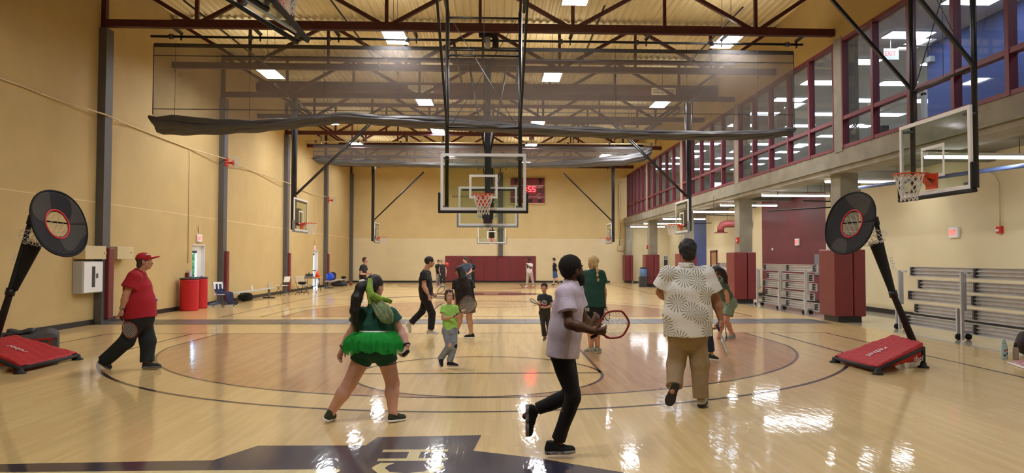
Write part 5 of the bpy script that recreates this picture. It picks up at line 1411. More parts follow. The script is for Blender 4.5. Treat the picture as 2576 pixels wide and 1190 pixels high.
def racket(label, px, Y, head_px, mframe, mgrip='rubber', n=26, sx=.1, r=.011, depth=0, shape='round', strings=True, face=None, group='rackets', L=None, hw=None):
    """px: butt and throat pixels, head_px: tip pixel; head plane given by 'face' normal"""
    a = V3(at(*px[0], Y)); b = V3(at(*px[1], Y+depth*.5)); c = V3(at(*head_px, Y+depth)); d = nz(c-b); L = L or np.linalg.norm(c-b); W = hw or L*.42
    f = nz(V3(face or (0,-1,0))); side = nz(np.cross(d, f))
    t = wthing('racket', label, 'racket', tuple(a), group)
    wparent(MB().tube([Vector(a), Vector(a+(b-a)*.62)], r*1.5, 8).build('grip', mgrip), t)
    o = b+d*L*.52
    def hp(k):
        an = 2*PI*k/n; u, v = math.cos(an), math.sin(an)
        if shape == 'hex': e = .55*.9/math.cos(((an+PI/6) % (PI/3))-PI/6)+.45; return o+d*L*.5*u*e+side*W*v*e
        return o+d*L*.5*u+side*W*v*(1-.12*u*-1)
    wparent(MB().tube([Vector(hp(k)) for k in range(n)], r, 8, closed=True).build('frame', mframe), t)
    for q in (-1,1): wparent(MB().tube([Vector(a+(b-a)*.6), Vector(b-d*.01), Vector(hp(n//2+q*3))], r*.8, 6).build('throat', mframe), t)
    if strings:
        m = MB()
        for k in range(-5,6):
            v = k/6; w = math.sqrt(1-v*v)
            m.tube([Vector(o+side*W*v*.98-d*L*.47*w), Vector(o+side*W*v*.98+d*L*.47*w)], .0016, 3, cap=False)
            m.tube([Vector(o+d*L*.48*v-side*W*w*.97), Vector(o+d*L*.48*v+side*W*w*.97)], .0016, 3, cap=False)
        wparent(m.build('strings', 'net'), t)
    return t
# ------------------------------------------------------------------ the people in the hall
# man in red polo and cap, walking to the right
p = Person('man in red polo shirt and red cap walking right at the left side', 11.3, dict(
    head=(364,659), neck=(352,684), shR=(338,697,-.19), shL=(352,695,.19), elR=(317,742,-.27), wrR=(307,778,-.26), haR=(300,806,-.24),
    elL=(356,742,.27), wrL=(352,772,.24), haL=(348,795,.2), hipR=(346,797,-.10), hipL=(358,797,.10),
    knR=(318,858,-.12), anR=(261,908,-.12), heelR=(248,912,-.12), toeR=(276,930,-.12), knL=(371,858,.10), anL=(370,910,.06), heelL=(357,927,.04), toeL=(405,926,.0)),
    face=(1,.28,.02), S=1.04, girth=1.2, skinc=(196,146,120), h=.0095, arm=1.12, leg=1.16)
p.bl *= .8; p.body(hands=(('L',.6,1),('R',.9,1)), grip='R', neckr=.068, thumbs={'R': V3((.6,-.3,-.6))})
polo = clothm('red_polo_cloth', (168,22,40))
p.shirt(polo, sleeve=.62, len_=1.02, e=.03, wide=(1.3,1.15,1.02,1.05), belly=.95, girths=(.13,.165,.17,.16), sl_e=.03, name='polo_shirt', fold=(.005,13,4))
c = p.J['neck']; p.add('collar', [cone(c+V3((-.045,0,.0)), c+V3((.05,-.0,-.035)), .082, .078, flat=(1,1)), dict(cone(c+V3((-.07,0,.06)), c+V3((.05,0,-.05)), .064, .062), sub=True)], polo, k=.01, h=.006)
navt = clothm('black_green_trousers', (24,32,34))
p.pants(navt, e=.035, girth=1.6, hipw=1.12, kf=1.16, flare=.012, fold=(.008,14,5), waist=.12)
p.shoes(clothm('dark_mesh_shoe', (44,44,50)), sole='grey', accent='white', w=1.1, socks=('white',.12))
p.eyes(brow=(110,80,60))
s_ = p.S
cap = mat('red_cap_cloth', (176,22,34), .8, bump=.3, bscale=80)
p.add('cap', [elli(p.hp(0,-.015,.06), (.088*s_,.106*s_,.082*s_), p.axes), dict(elli(p.hp(0,.0,-.055), (.12*s_,.14*s_,.075*s_), p.axes), sub=True)], cap, h=.006)
p.add('cap_brim', [elli(p.hp(0,.125,.062), (.07*s_,.085*s_,.014*s_), [p.hr, nz(p.hf+.22*p.hu), nz(p.hu-.22*p.hf)])], cap, h=.005)
p.add('cap_patch', [elli(p.hp(.05,.05,.108), (.03*s_,.03*s_,.012*s_), p.axes)], 'white', h=.005)
p.hair(mat('brown_hair',(70,52,40),.8), vol=.985, front=0, low=-.045)
p.watch('R', 'alud')
racket('red framed racket held low by the man in the red polo', ((302,796),(312,812)), 11.02, (338,846), mat('racket_red_dark',(150,50,44),.4), face=(-.3,-.95,.1), hw=.11, r=.008)

# woman in green shirt and tutu, seen from behind
p = Person('woman in green shirt and green tutu seen from behind, feet apart', 7.62, dict(
    head=(944,722), neck=(942,763,.0), shL=(907,791), shR=(982,791), elL=(884,838,.02), wrL=(862,874,.03), haL=(852,902,.02),
    elR=(1008,833,.02), wrR=(1024,870,-.08), haR=(1017,898,-.12), hipL=(921,880), hipR=(966,880),
    knL=(878,968,.0), anL=(833,1036,.0), heelL=(818,1059,-.06), toeL=(838,1050,.16), knR=(988,965,.06), anR=(988,1036,.0), heelR=(979,1062,-.04), toeR=(1019,1056,.12)),
    face=(.62,.78,-.05), S=.95, girth=1.12, skinc=(208,160,142), h=.008, arm=1.16, leg=1.34, female=False)
p.body(hands=(('L',.45,1),('R',1.3,-1)), grip='R', neckr=.05)
gt = clothm('dark_green_jersey', (28,82,66))
p.shirt(gt, sleeve=.46, len_=.93, e=.014, wide=(1.5,1.5,1.35,1.5), girths=(.112,.118,.105,.12), sl_e=.018, fold=(.0035,20,3))
p.pants(clothm('dark_green_shorts',(26,74,58)), to=.18, e=.012, name='shorts', hipw=1.55, girth=1.22, flare=.006, fold=(.002,20,3))
# tutu: rings of crumpled tulle
tl_ = sheer('green_tulle', (70,204,96), .6, .12); c = (p.J['hipL']+p.J['hipR'])/2; rn = random.Random(4)
for q in range(5):
    rows = []
    ph = rn.random()*6; zt0 = at(943,829,7.62).z-.006*q
    for i in range(15):
        u = i/14; row = []
        for k in range(97):
            a = 2*PI*k/96
            r = .16+(.085+.008*q)*(1-(1-min(1,u*1.6))**2)+ (.017*math.sin(a*17+ph+u*2)+.02*math.sin(a*29+ph*2))*min(1,u*2.2)
            z = zt0-.005-(.035+.125*u**1.1)*u**.6+.012*math.sin(a*11+ph+q)*u+.02*math.sin(a*3+ph)*u-.009*q*u+.01*math.sin(a*23+q*2)*u
            row.append((c[0]+r*1.08*math.cos(a), c[1]+r*.86*math.sin(a), z))
        rows.append(row)
    wparent(MB().grid(rows).build('tutu_layer', tl_), p.t)
wparent(MB().tube([(c[0]+.165*1.08*math.cos(2*PI*k/32), c[1]+.165*.86*math.sin(2*PI*k/32), zt0+.012) for k in range(32)], .012, 6, closed=True).build('waistband', M['white']), p.t)
hb = mat('black_hair',(20,16,16),.55,bump=.5,bscale=90,stretch=(1,1,.15))
hp = p.hp
pt = [V3(at(x,y,7.62-d)) for x,y,d in ((930,712,.06),(908,722,.12),(897,752,.16),(892,782,.17),(894,812,.16),(900,832,.14))]
tail = [cone(pt[i], pt[i+1], r0, r1) for i,(r0,r1) in enumerate(((.04,.05),(.05,.052),(.052,.045),(.045,.035),(.035,.012)))]
p.hair(hb, extra=[elli(hp(0,-.07,.02),(.07,.05,.08),p.axes)], vol=1.03)
p.add('ponytail', tail, hb, k=.02, fold=(.004,60,2))
p.eyes(mouth=True)
sc_ = mat('lime_scarf', (150,186,70), .85, var=.25, scale=30, bump=.5, bscale=60)
sc2 = mat('pale_green_scarf', (150,172,128), .85, var=.18, scale=40, bump=.4, bscale=60)
def ribbon(name, pts, ws, m, Y, parent, n=9, puff=.02):
    rows = []
    for i, ((px, py, d), w) in enumerate(zip(pts, ws)):
        c = V3(at(px, py, Y-d)); a = pts[max(0,i-1)]; b = pts[min(len(pts)-1,i+1)]
        tdir = nz(V3(at(b[0],b[1],Y-b[2]))-V3(at(a[0],a[1],Y-a[2]))); sd = nz(np.cross(tdir,(0,1,0)))
        rows.append([Vector(c+sd*w*(2*k/(n-1)-1)+V3((0,-1,0))*(puff*math.cos(PI*(k/(n-1)-.5))+.008*math.sin(k*2.5+i*.4))) for k in range(n)])
    wparent(MB().grid(rows).build(name, m, solid=.006), parent)
def dens(pts, k=4):
    out = []
    for a, b in zip(pts, pts[1:]):
        for i in range(k): out.append(tuple(a[j]+(b[j]-a[j])*i/k for j in range(len(a))))
    out.append(pts[-1]); return out
def ribbon4(name, pw, m, Y, parent, **kw):
    kw.setdefault('puff', .014)
    d = dens(pw, 4); ribbon(name, [(x[0],x[1],x[2]) for x in d], [x[3] for x in d], m, Y, parent, **kw)
ribbon4('scarf', [(934,694,.0,.018),(931,704,.1,.024),(930,722,.15,.03),(932,745,.17,.038),(945,762,.17,.05),(962,780,.18,.085),(974,800,.17,.075),(984,813,.14,.02)], sc2, 7.62, p.t, puff=.008)
ribbon4('scarf_band', [(928,722,.16,.03),(934,742,.185,.04),(950,752,.18,.035),(970,754,.13,.025),(986,760,.1,.018)], sc_, 7.62, p.t)
ribbon4('scarf_tail', [(930,700,.12,.016),(928,725,.165,.024),(929,750,.18,.02),(931,768,.175,.012)], sc_, 7.62, p.t)
p.shoes(clothm('olive_suede',(50,56,40)), sole='white', high=1, w=1.05, accent='rubber')
wparent(MB().tube([Vector((p.J['knR']*.42+p.J['hipR']*.58)+V3((.098*math.cos(2*PI*k/22), .098*math.sin(2*PI*k/22), .014*math.cos(2*PI*k/22)))) for k in range(22)], .0055, 5, closed=True).build('thigh_tattoo', 'greycol'), p.t)
p.watch('L', 'rubber', 'rubber', .96); p.watch('R', 'rubber', 'rubber', .95)
p.add('held_grip', [cone(at(1016,893,7.48), at(1026,884,7.44), .02, .02)], 'rubber', h=.006)

# man in black t-shirt and trousers walking right
p = Person('man in black t-shirt and black trousers walking right, white shoes', 16.2, dict(
    head=(1081,660), neck=(1070,681), shR=(1066,691,-.19), shL=(1074,689,.19), elR=(1067,721,-.26), wrR=(1078,742,-.3), haR=(1085,762,-.3),
    elL=(1078,720,.25), wrL=(1088,738,.2), haL=(1094,745,.18), hipR=(1069,747,-.09), hipL=(1074,747,.09),
    knL=(1062,783,.09), anL=(1034,812,.08), heelL=(1021,812,.08), toeL=(1029,838,.08), knR=(1087,788,-.1), anR=(1084,828,-.08), heelR=(1074,841,-.06), toeR=(1104,841,-.1)),
    face=(.97,.3,-.08), S=1.0, girth=1.05, skinc=(196,150,124), h=.010, arm=1.16, leg=1.06)
p.bl *= .8; p.body(hands=(('L',.5,1),('R',.8,1)), neckr=.062)
bt = clothm('black_cotton', (22,22,24)); bt2 = clothm('black_twill', (24,24,26))
p.shirt(bt, sleeve=.5, len_=1.0, e=.016, wide=(1.5,1.35,1.2,1.3), girths=(.115,.13,.115,.12), sl_e=.02)
p.pants(bt2, e=.016, flare=.01, girth=1.15, hipw=1.3)
p.shoes(mat('white_mesh',(206,200,190),.7), sole='white', w=1.1, accent='white')
p.eyes(brow=(40,30,26)); p.hair(mat('dark_brown_hair',(40,32,28),.8), vol=1.0, low=.02)
p.watch('R')
racket('dark racket carried beyond the man in black', ((1096,744),(1101,738)), 16.35, (1117,722), 'rubber', face=(.3,-.9,.2), hw=.05, r=.006, strings=False)

# dark haired woman in black top and olive shorts, facing away
p = Person('woman with long dark hair in black top and olive shorts behind the girl', 15.55, dict(
    head=(1155,683), neck=(1160,703), shL=(1149,712,.03), shR=(1181,712,-.05), elL=(1148,740,.05), wrL=(1146,762,.08), haL=(1143,778,.1),
    elR=(1188,738,-.02), wrR=(1185,722,.22), haR=(1184,715,.25), hipL=(1162,760,.02), hipR=(1182,760,-.04),
    knL=(1157,797,.1), anL=(1150,830,.15), heelL=(1155,842,.15), toeL=(1132,842,.12), knR=(1180,800,-.05), anR=(1185,836,-.05), heelR=(1193,850,-.04), toeR=(1168,850,-.08)),
    face=(-.72,.68,-.08), S=.92, girth=1.1, skinc=(204,158,134), h=.010, arm=1.15, leg=1.22, female=False)
p.body(neckr=.05, hands=(('L',.5,1),('R',.6,1)))
p.shirt(bt, sleeve=.55, len_=1.02, e=.03, wide=(1.45,1.4,1.3,1.4), girths=(.115,.125,.13,.14), sl_e=.02)
p.pants(clothm('olive_cotton',(88,80,62)), to=.33, e=.02, name='shorts', flare=.05, girth=1.2)
dk = mat('very_dark_hair',(30,22,22),.6,bump=.5,bscale=80,stretch=(1,1,.15))
pt = [V3(at(x,y,15.55-d)) for x,y,d in ((1158,676,.1),(1166,700,.15),(1174,722,.16),(1180,746,.15),(1182,760,.13))]
p.hair(dk, vol=1.06)
p.add('long_hair', [cone(pt[i], pt[i+1], a, b, L=(1,0,0), wa=1.3, wb=1.3) for i,(a,b) in enumerate(((.062,.07),(.07,.066),(.066,.055),(.055,.02)))], dk, fold=(.006,50,3))
wparent(MB().tube([p.hp(-.08,.0,.01), p.hp(-.07,.085,.005), p.hp(-.02,.1,.005), p.hp(.03,.1,.005)], .004, 5).build('glasses', 'rubber'), p.t)
p.shoes(bt, sole='white', w=1.05)

# girl in lime t-shirt and ripped jeans
p = Person('young girl in lime green t-shirt and ripped jeans looking at the camera', 11.33, dict(
    head=(1130,746), neck=(1131,768), shR=(1117,775,-.0), shL=(1146,776,.02), elR=(1114,801,-.05), wrR=(1135,799,-.17), haR=(1152,792,-.2),
    elL=(1152,805,-.02), wrL=(1158,791,-.16), haL=(1166,778,-.2), hipR=(1123,832), hipL=(1140,832),
    knR=(1131,871,-.06), anR=(1108,902,.06), heelR=(1102,903,.09), toeR=(1108,924,-.03), knL=(1142,873,-.04), anL=(1131,909,.0), heelL=(1126,922,.02), toeL=(1152,924,-.1)),
    face=(.28,-.95,.02), S=.74, girth=.92, skinc=(214,170,148), h=.0065, arm=.85, leg=.92)
p.J['head'] = p.J['head']; S0 = p.S; p.S = .86
hd = p.head_prims(); p.S = S0
p.bl *= .8; p.body(neckr=.05, heads=False, hands=(('L',.5,1),('R',.7,-1)))
mesh_obj('head', [sdf_mesh(hd+[dict(cone(p.J['neck'], p.J['head']-p.hu*.05, .037, .036), k=.015)], .004, .012)], p.skin, p.t)
p.S = .86
p.eyes(brow=(60,42,34)); brn = mat('brown_hair_girl',(62,44,36),.6,bump=.5,bscale=70,stretch=(1,1,.2))
p.hair(brn, extra=[elli(p.hp(0,-.06,-.02),(.06,.05,.07),p.axes), elli(p.hp(0,.0,.1),(.06,.05,.025),p.axes)], vol=.96)
for q in (-1,1): p.add('hair_lock', [cone(p.hp(q*.072,.03,.03), p.hp(q*.078,.005,-.06), .016, .009)], brn, h=.004)
p.S = S0
p.shirt(clothm('lime_cotton',(166,226,112)), sleeve=.5, len_=1.0, e=.012, wide=(1.35,1.35,1.3,1.35), girths=(.1,.112,.11,.112), sl_e=.02)
dn = mat('washed_denim',(138,148,164),.85,var=.25,scale=12,bump=.4,bscale=80)
p.pants(dn, e=.012, kf=1.1, flare=.012, girth=1.0, hipw=1.35, fold=(.005,24,3))
p.add('knee_rip', [elli(p.J['knR']+V3((.01,-.05,.02)), (.032,.02,.04))], p.skin, h=.005)
p.add('knee_patch', [elli(p.J['knL']+V3((.02,-.045,.01)), (.034,.02,.022)), elli(p.J['knL']+V3((.04,-.04,.035)), (.015,.018,.02))], 'rubber', h=.005)
p.S = .86; p.shoes(mat('black_canvas',(26,26,30),.8), sole=mat('cream_rubber',(222,214,196),.6), w=1.05, high=.6, accent='white', sole_h=.03); p.S = S0
racket('racket with red throat held up by the girl in lime', ((1140,798),(1158,784)), 11.12, (1192,752), mat('racket_red_black',(96,40,34),.4), face=(.35,-.9,.1), hw=.125, r=.007)

# boy in dark t-shirt
p = Person('boy in dark printed t-shirt running towards the camera', 14.85, dict(
    head=(1369,725), neck=(1370,741), shR=(1359,747), shL=(1382,748), elR=(1357,764,-.04), wrR=(1359,770,-.16), haR=(1351,764,-.22),
    elL=(1386,770,-.03), wrL=(1371,774,-.17), haL=(1360,770,-.22), hipR=(1364,786), hipL=(1377,786),
    knR=(1366,815,-.05), anR=(1370,845,.0), heelR=(1373,853,.04), toeR=(1368,859,-.08), knL=(1380,816,.0), anL=(1381,838,.18), heelL=(1383,840,.25), toeL=(1381,852,.12)),
    face=(-.18,-.97,-.12), S=.72, girth=.9, skinc=(206,156,130), h=.008, arm=.85, leg=.85)
S0 = p.S; p.S = .84; hd = p.head_prims(); p.S = S0
p.bl *= .8; p.body(neckr=.048, heads=False, hands=(('L',.9,-1),('R',.7,1)))
p.S = .84; mesh_obj('head', [sdf_mesh(hd+[dict(cone(p.J['neck'], p.J['head']-p.hu*.05, .036, .035), k=.015)], .005, .012)], p.skin, p.t)
p.eyes(brow=(50,36,30)); p.hair(mat('short_dark_hair',(50,40,36),.9), vol=.96, fold=None, low=.03); p.S = S0
dt = clothm('charcoal_tee',(44,48,54))
p.shirt(dt, sleeve=.55, e=.014, wide=(1.35,1.35,1.3,1.35), sl_e=.02)
c = (p.sc*.52+p.pel*.48)
prt = MB(); T = frame_T(Vector(at(1369,762,14.67)), (1,0,0), (0,0,1))
prt.poly([T @ Vector((.058*math.cos(2*PI*k/24), .055*math.sin(2*PI*k/24)-.0, 0)) for k in range(24)])
prt.poly([T @ Vector((x, y, .003)) for x, y in ((-.05,-.02),(.05,-.045),(.035,-.055),(-.03,-.05))], 1)
for a_, b_, r_ in ((-.02,.015,.016),(.02,.018,.013),(.0,-.01,.012),(.032,-.005,.01)): prt.poly([T @ Vector((a_+r_*math.cos(2*PI*k/8), b_+r_*math.sin(2*PI*k/8), .003)) for k in range(8)], 2)
wparent(prt.build('round_print', ['ltgrey','reds','rubber'], solid=.003), p.t)
p.pants(clothm('dark_jeans',(50,46,44)), e=.012, kf=1.05, flare=.01, girth=.95)
p.shoes(clothm('tan_shoe',(110,96,80)), sole='white')
racket('thin racket held out by the boy in the dark t-shirt', ((1361,769),(1352,764)), 14.6, (1334,753), 'rubber', face=(.1,-.3,.95), hw=.08, r=.007)

# man in white t-shirt running past
p = Person('bearded man in white t-shirt and black trousers running past with a racket', 6.28, dict(
    head=(1440,680,.0), neck=(1436,712), shR=(1420,738,-.18), shL=(1446,730,.17), elR=(1433,815,-.28), wrR=(1492,833,-.30), haR=(1530,833,-.3),
    elL=(1466,800,.2), wrL=(1486,818,.35), haL=(1500,800,.38), hipR=(1411,885,-.07), hipL=(1420,885,.07),
    knR=(1441,1000,-.08), anR=(1404,1106,-.04), heelR=(1372,1143,-.04), toeR=(1448,1140,-.06), knL=(1440,990,.12), anL=(1352,1030,.10), heelL=(1322,1018,.10), toeL=(1322,1099,.10)),
    face=(.86,.45,.12), S=1.0, girth=.98, skinc=(92,62,48), h=.007, arm=1.02, leg=.98)
p.bl *= .8; p.body(neckr=.062, hands=(('L',.6,1),('R',1.25,-1)), grip='R', thumbs={'R': V3((.1,-.2,.9))})
wt_ = clothm('white_lilac_tee',(208,196,214))
p.shirt(wt_, sleeve=.62, len_=1.07, e=.02, wide=(1.45,1.3,1.3,1.42), girths=(.112,.125,.125,.145), sl_e=.014, fold=(.005,14,6))
p.pants(clothm('black_joggers',(20,20,22)), e=.012, girth=.95, hipw=1.1, kf=1.02, flare=.0, waist=.1)
p.shoes(clothm('black_knit_shoe',(24,24,26)), sole=mat('marbled_sole',(196,192,196),.6,var=.4,scale=30,dark=(40,40,40)), high=.6, w=1.08, sole_h=.03)
afro = mat('tight_black_hair',(24,18,16),.95,bump=.8,bscale=160)
p.hair(afro, vol=1.04, low=.0, fold=(.0015,120,3))
p.add('beard', [elli(p.hp(0,.055,-.085),(.058,.055,.06),p.axes), elli(p.hp(0,.03,-.06),(.07,.05,.045),p.axes), elli(p.hp(0,.08,-.11),(.035,.03,.04),p.axes), dict(elli(p.hp(0,.1,-.045),(.03,.03,.012),p.axes), sub=True)], afro, h=.0055, fold=(.003,90,2))
p.eyes(brow=(24,18,16), mouth=True)
racket('hexagonal red framed racket held by the man in the white t-shirt', ((1486,850),(1512,838)), 5.98, (1576,796), mat('racket_red',(150,34,34),.35), 'rubber', face=(.1,-.95,.15), hw=.115, r=.009, shape='hex')

# blonde woman in green shirt
p = Person('blonde woman with a braid in dark green shirt and black shorts', 13.05, dict(
    head=(1491,661), neck=(1492,683,.0), shL=(1477,692,.02), shR=(1510,692,-.02), elL=(1472,732,.03), wrL=(1468,765,.0), haL=(1466,784,-.02),
    elR=(1519,730,.0), wrR=(1521,760,.02), haR=(1521,780,.04), hipL=(1482,770,.02), hipR=(1502,770,-.02),
    knL=(1483,822,.03), anL=(1487,868,.0), heelL=(1496,886,.0), toeL=(1470,886,.1), knR=(1502,822,-.02), anR=(1503,868,.0), heelR=(1500,888,-.04), toeR=(1509,883,.2)),
    face=(-.62,.78,.0), S=.97, girth=1.05, skinc=(206,154,124), h=.009, arm=1.12, leg=1.2, female=False)
p.body(neckr=.05, hands=(('L',.4,1),('R',1.0,1)), grip='R')
p.shirt(clothm('forest_green_tee',(26,72,60)), sleeve=.55, len_=1.02, e=.03, wide=(1.45,1.4,1.3,1.4), girths=(.115,.13,.135,.145), sl_e=.025)
p.pants(bt, to=.33, e=.02, name='shorts', flare=.03, girth=1.25)
for k in range(3):
    a = at(1472.5+4.2*k,774,12.86); b = at(1473+4.2*k,783,12.86)
    wparent(MB().bar(a, b, .014, .004, up=(0,1,0)).build('side_stripe', 'white'), p.t)
bl = mat('blonde_hair',(206,178,124),.55,bump=.6,bscale=90,stretch=(1,1,.3),var=.15,scale=30)
bun = V3(at(1500,657,12.98)); 
p.hair(bl, extra=[elli(p.hp(0,-.07,.03),(.07,.05,.07),p.axes)], vol=1.02)
br = [(1500,656,.1,.04),(1501,668,.13,.028),(1503,680,.15,.03),(1503,692,.15,.024),(1505,704,.15,.022),(1507,715,.14,.008)]
p.add('braid', [elli(V3(at(x,y,13.05-d)), (r,r,r*1.5)) for x,y,d,r in br], bl, k=.02, h=.006)
p.shoes(mat('white_green_leather',(206,204,186),.6,var=.3,scale=20,dark=(100,112,90)), sole=mat('sole_cream',(214,208,190),.6), high=1, w=1.08, socks=('grey',.25))
racket('dark racket hanging from the hand of the blonde woman', ((1522,768),(1524,778)), 13.0, (1530,806), 'rubber', face=(.85,-.5,0), hw=.11, r=.007)

# man in patterned shirt walking away
p = Person('tall man in white palm print shirt and khaki trousers walking away', 8.25, dict(
    head=(1728,635), neck=(1726,668), shL=(1682,690), shR=(1776,690), elL=(1662,735,.08), wrL=(1676,752,.33), haL=(1690,750,.38),
    elR=(1800,752,.02), wrR=(1813,802,.0), haR=(1810,834,-.03), hipL=(1711,845), hipR=(1751,845),
    knL=(1700,915,.06), anL=(1696,972,-.12), heelL=(1701,966,-.2), toeL=(1681,1022,-.12), knR=(1760,915,.0), anR=(1763,1000,.0), heelR=(1764,1024,-.05), toeR=(1770,1012,.24)),
    face=(-.12,.99,.0), S=1.06, girth=1.14, skinc=(160,112,86), h=.008, arm=1.2, leg=1.16)
p.bl *= .8; p.body(neckr=.068, hands=(('L',.5,1),('R',1.2,-1)), grip='R')
# palm fan print: radial strokes in scattered cells
m = bpy.data.materials.new('palm_print_cloth'); m.use_nodes = True; nt = m.node_tree; b = nt.nodes['Principled BSDF']; L = nt.links.new
b.inputs['Roughness'].default_value = .85
tc = nt.nodes.new('ShaderNodeTexCoord'); mp = nt.nodes.new('ShaderNodeMapping'); mp.inputs['Rotation'].default_value = (PI/2,0,0); L(tc.outputs['Object'], mp.inputs[0])
def fanlayer(scale, off):
    m2 = nt.nodes.new('ShaderNodeMapping'); m2.inputs['Location'].default_value = off; L(mp.outputs[0], m2.inputs[0])
    sp = nt.nodes.new('ShaderNodeSeparateXYZ'); L(m2.outputs[0], sp.inputs[0]); cb = nt.nodes.new('ShaderNodeCombineXYZ'); L(sp.outputs[0], cb.inputs[0]); L(sp.outputs[1], cb.inputs[1])
    v = nt.nodes.new('ShaderNodeTexVoronoi'); v.voronoi_dimensions = '2D'; v.inputs['Scale'].default_value = scale; v.inputs['Randomness'].default_value = .75; L(cb.outputs[0], v.inputs['Vector'])
    sb = nt.nodes.new('ShaderNodeVectorMath'); sb.operation = 'SUBTRACT'; L(cb.outputs[0], sb.inputs[0]); L(v.outputs['Position'], sb.inputs[1])
    s2 = nt.nodes.new('ShaderNodeSeparateXYZ'); L(sb.outputs[0], s2.inputs[0])
    at_ = nt.nodes.new('ShaderNodeMath'); at_.operation = 'ARCTAN2'; L(s2.outputs[1], at_.inputs[0]); L(s2.outputs[0], at_.inputs[1])
    mu = nt.nodes.new('ShaderNodeMath'); mu.operation = 'MULTIPLY'; mu.inputs[1].default_value = 17; L(at_.outputs[0], mu.inputs[0])
    sn = nt.nodes.new('ShaderNodeMath'); sn.operation = 'SINE'; L(mu.outputs[0], sn.inputs[0])
    gt_ = nt.nodes.new('ShaderNodeMapRange'); gt_.inputs[1].default_value = .15; gt_.inputs[2].default_value = .7; L(sn.outputs[0], gt_.inputs[0])
    ln = nt.nodes.new('ShaderNodeVectorMath'); ln.operation = 'LENGTH'; L(sb.outputs[0], ln.inputs[0])
    mr = nt.nodes.new('ShaderNodeMapRange'); mr.inputs[1].default_value = .5/scale; mr.inputs[2].default_value = .42/scale; L(ln.outputs['Value'], mr.inputs[0])
    m3 = nt.nodes.new('ShaderNodeMath'); m3.operation = 'MULTIPLY'; L(gt_.outputs[0], m3.inputs[0]); L(mr.outputs[0], m3.inputs[1]); return m3.outputs[0]
f1 = fanlayer(4.4, (0,0,0)); f2 = fanlayer(4.4, (.11,.13,0))
x1 = nt.nodes.new('ShaderNodeMix'); x1.data_type = 'RGBA'; x1.inputs[6].default_value = lin((236,234,228)); x1.inputs[7].default_value = lin((208,206,196)); L(f2, x1.inputs[0])
x2 = nt.nodes.new('ShaderNodeMix'); x2.data_type = 'RGBA'; x2.inputs[7].default_value = lin((140,134,110)); L(x1.outputs[2], x2.inputs[6]); L(f1, x2.inputs[0]); L(x2.outputs[2], b.inputs['Base Color'])
p.shirt(m, sleeve=.72, len_=1.0, e=.026, wide=(1.45,1.5,1.45,1.42), girths=(.125,.138,.14,.148), sl_e=.03, fold=(.006,12,7), name='patterned_shirt')
nk = V3(at(1727,664,8.25))
p.add('collar', [cone(p.J['neck']+V3((0,0,-.02)), p.J['neck']+V3((0,.0,.035)), .098, .086, flat=(1,1)), dict(cone(p.J['neck']+V3((0,0,-.1)), p.J['neck']+V3((0,0,.1)), .072, .072), sub=True)], m, k=.01, h=.006)
p.pants(clothm('khaki_twill',(150,128,96)), e=.022, kf=1.12, flare=.012, girth=1.3, hipw=1.3, fold=(.008,15,9), waist=.15)
bh = mat('black_short_hair',(20,18,20),.6,bump=.8,bscale=110)
p.hair(bh, vol=1.08, extra=[elli(p.hp(0,-.05,.0),(.078,.07,.08),p.axes), elli(p.hp(.02,-.01,.11),(.06,.07,.04),p.axes)], fold=(.006,80,5))
p.shoes(mat('white_beige_leather',(196,186,170),.6), sole=mat('dark_tread',(40,40,44),.7), w=1.15, accent='white', sole_h=.028)
racket('silver framed racket pointing down in the hand of the man in the palm print shirt', ((1803,816),(1813,842)), 8.0, (1829,893), mat('silver_frame',(186,180,180),.3,metal=.6), mat('purple_grip',(44,36,70),.7), face=(.93,-.35,0), hw=.11, r=.009)

# person in dark jeans behind him
p = Person('person in dark blue jeans mostly hidden behind the man in the palm print shirt', 12.05, dict(
    head=(1733,684), neck=(1738,704), shL=(1722,716,.12), shR=(1752,716,-.1), elL=(1712,740,.3), wrL=(1722,752,.4), haL=(1730,752,.42),
    elR=(1752,742,-.05), wrR=(1756,758,.12), haR=(1757,764,.15), hipL=(1755,778,.12), hipR=(1774,774,-.05),
    knL=(1752,832,.3), anL=(1748,878,.3), heelL=(1744,890,.3), toeL=(1764,892,.3), knR=(1781,828,-.05), anR=(1788,884,.0), heelR=(1781,903,.02), toeR=(1807,907,-.06)),
    face=(-.4,.9,-.1), S=.93, girth=.95, skinc=(196,150,124), h=.010, leg=1.0)
p.bl *= .8; p.body(hands=(('L',.5,1),('R',.5,1)))
p.shirt(bt, sleeve=.6, e=.016); p.pants(clothm('indigo_denim',(34,40,62)), e=.014, flare=.012)
p.hair(dk); p.shoes(clothm('black_green_shoe',(44,48,38)), sole='white', accent=mat('lime_lace',(160,190,90),.6))

# woman in olive, leaning forward
p = Person('woman in olive t-shirt and shorts leaning forward beside the patterned shirt', 15.3, dict(
    head=(1800,684), neck=(1806,700), shR=(1815,712,-.12), shL=(1806,708,.16), elR=(1829,741,-.16), wrR=(1832,768,-.14), haR=(1832,786,-.12),
    elL=(1800,738,.2), wrL=(1800,760,.2), haL=(1797,775,.18), hipR=(1838,764,-.08), hipL=(1832,764,.1),
    knR=(1826,806,-.12), anR=(1842,840,-.06), heelR=(1851,851,-.04), toeR=(1823,853,-.1), knL=(1816,812,.06), anL=(1807,848,.0), heelL=(1814,861,.0), toeL=(1790,863,-.05)),
    face=(-.93,.1,-.32), up=(-.3,0,.95), S=.93, girth=1.08, skinc=(206,152,128), h=.010, arm=1.12, leg=1.15)
p.body(neckr=.05, hands=(('L',.5,1),('R',.5,1)))
p.shirt(clothm('olive_jersey',(82,92,72)), sleeve=.55, e=.018, wide=(1.4,1.35,1.25,1.35), girths=(.115,.125,.12,.13), sl_e=.02, len_=.97)
p.pants(clothm('sage_shorts',(126,142,118)), to=.36, e=.02, name='shorts', flare=.03, girth=1.45, hipw=1.2)
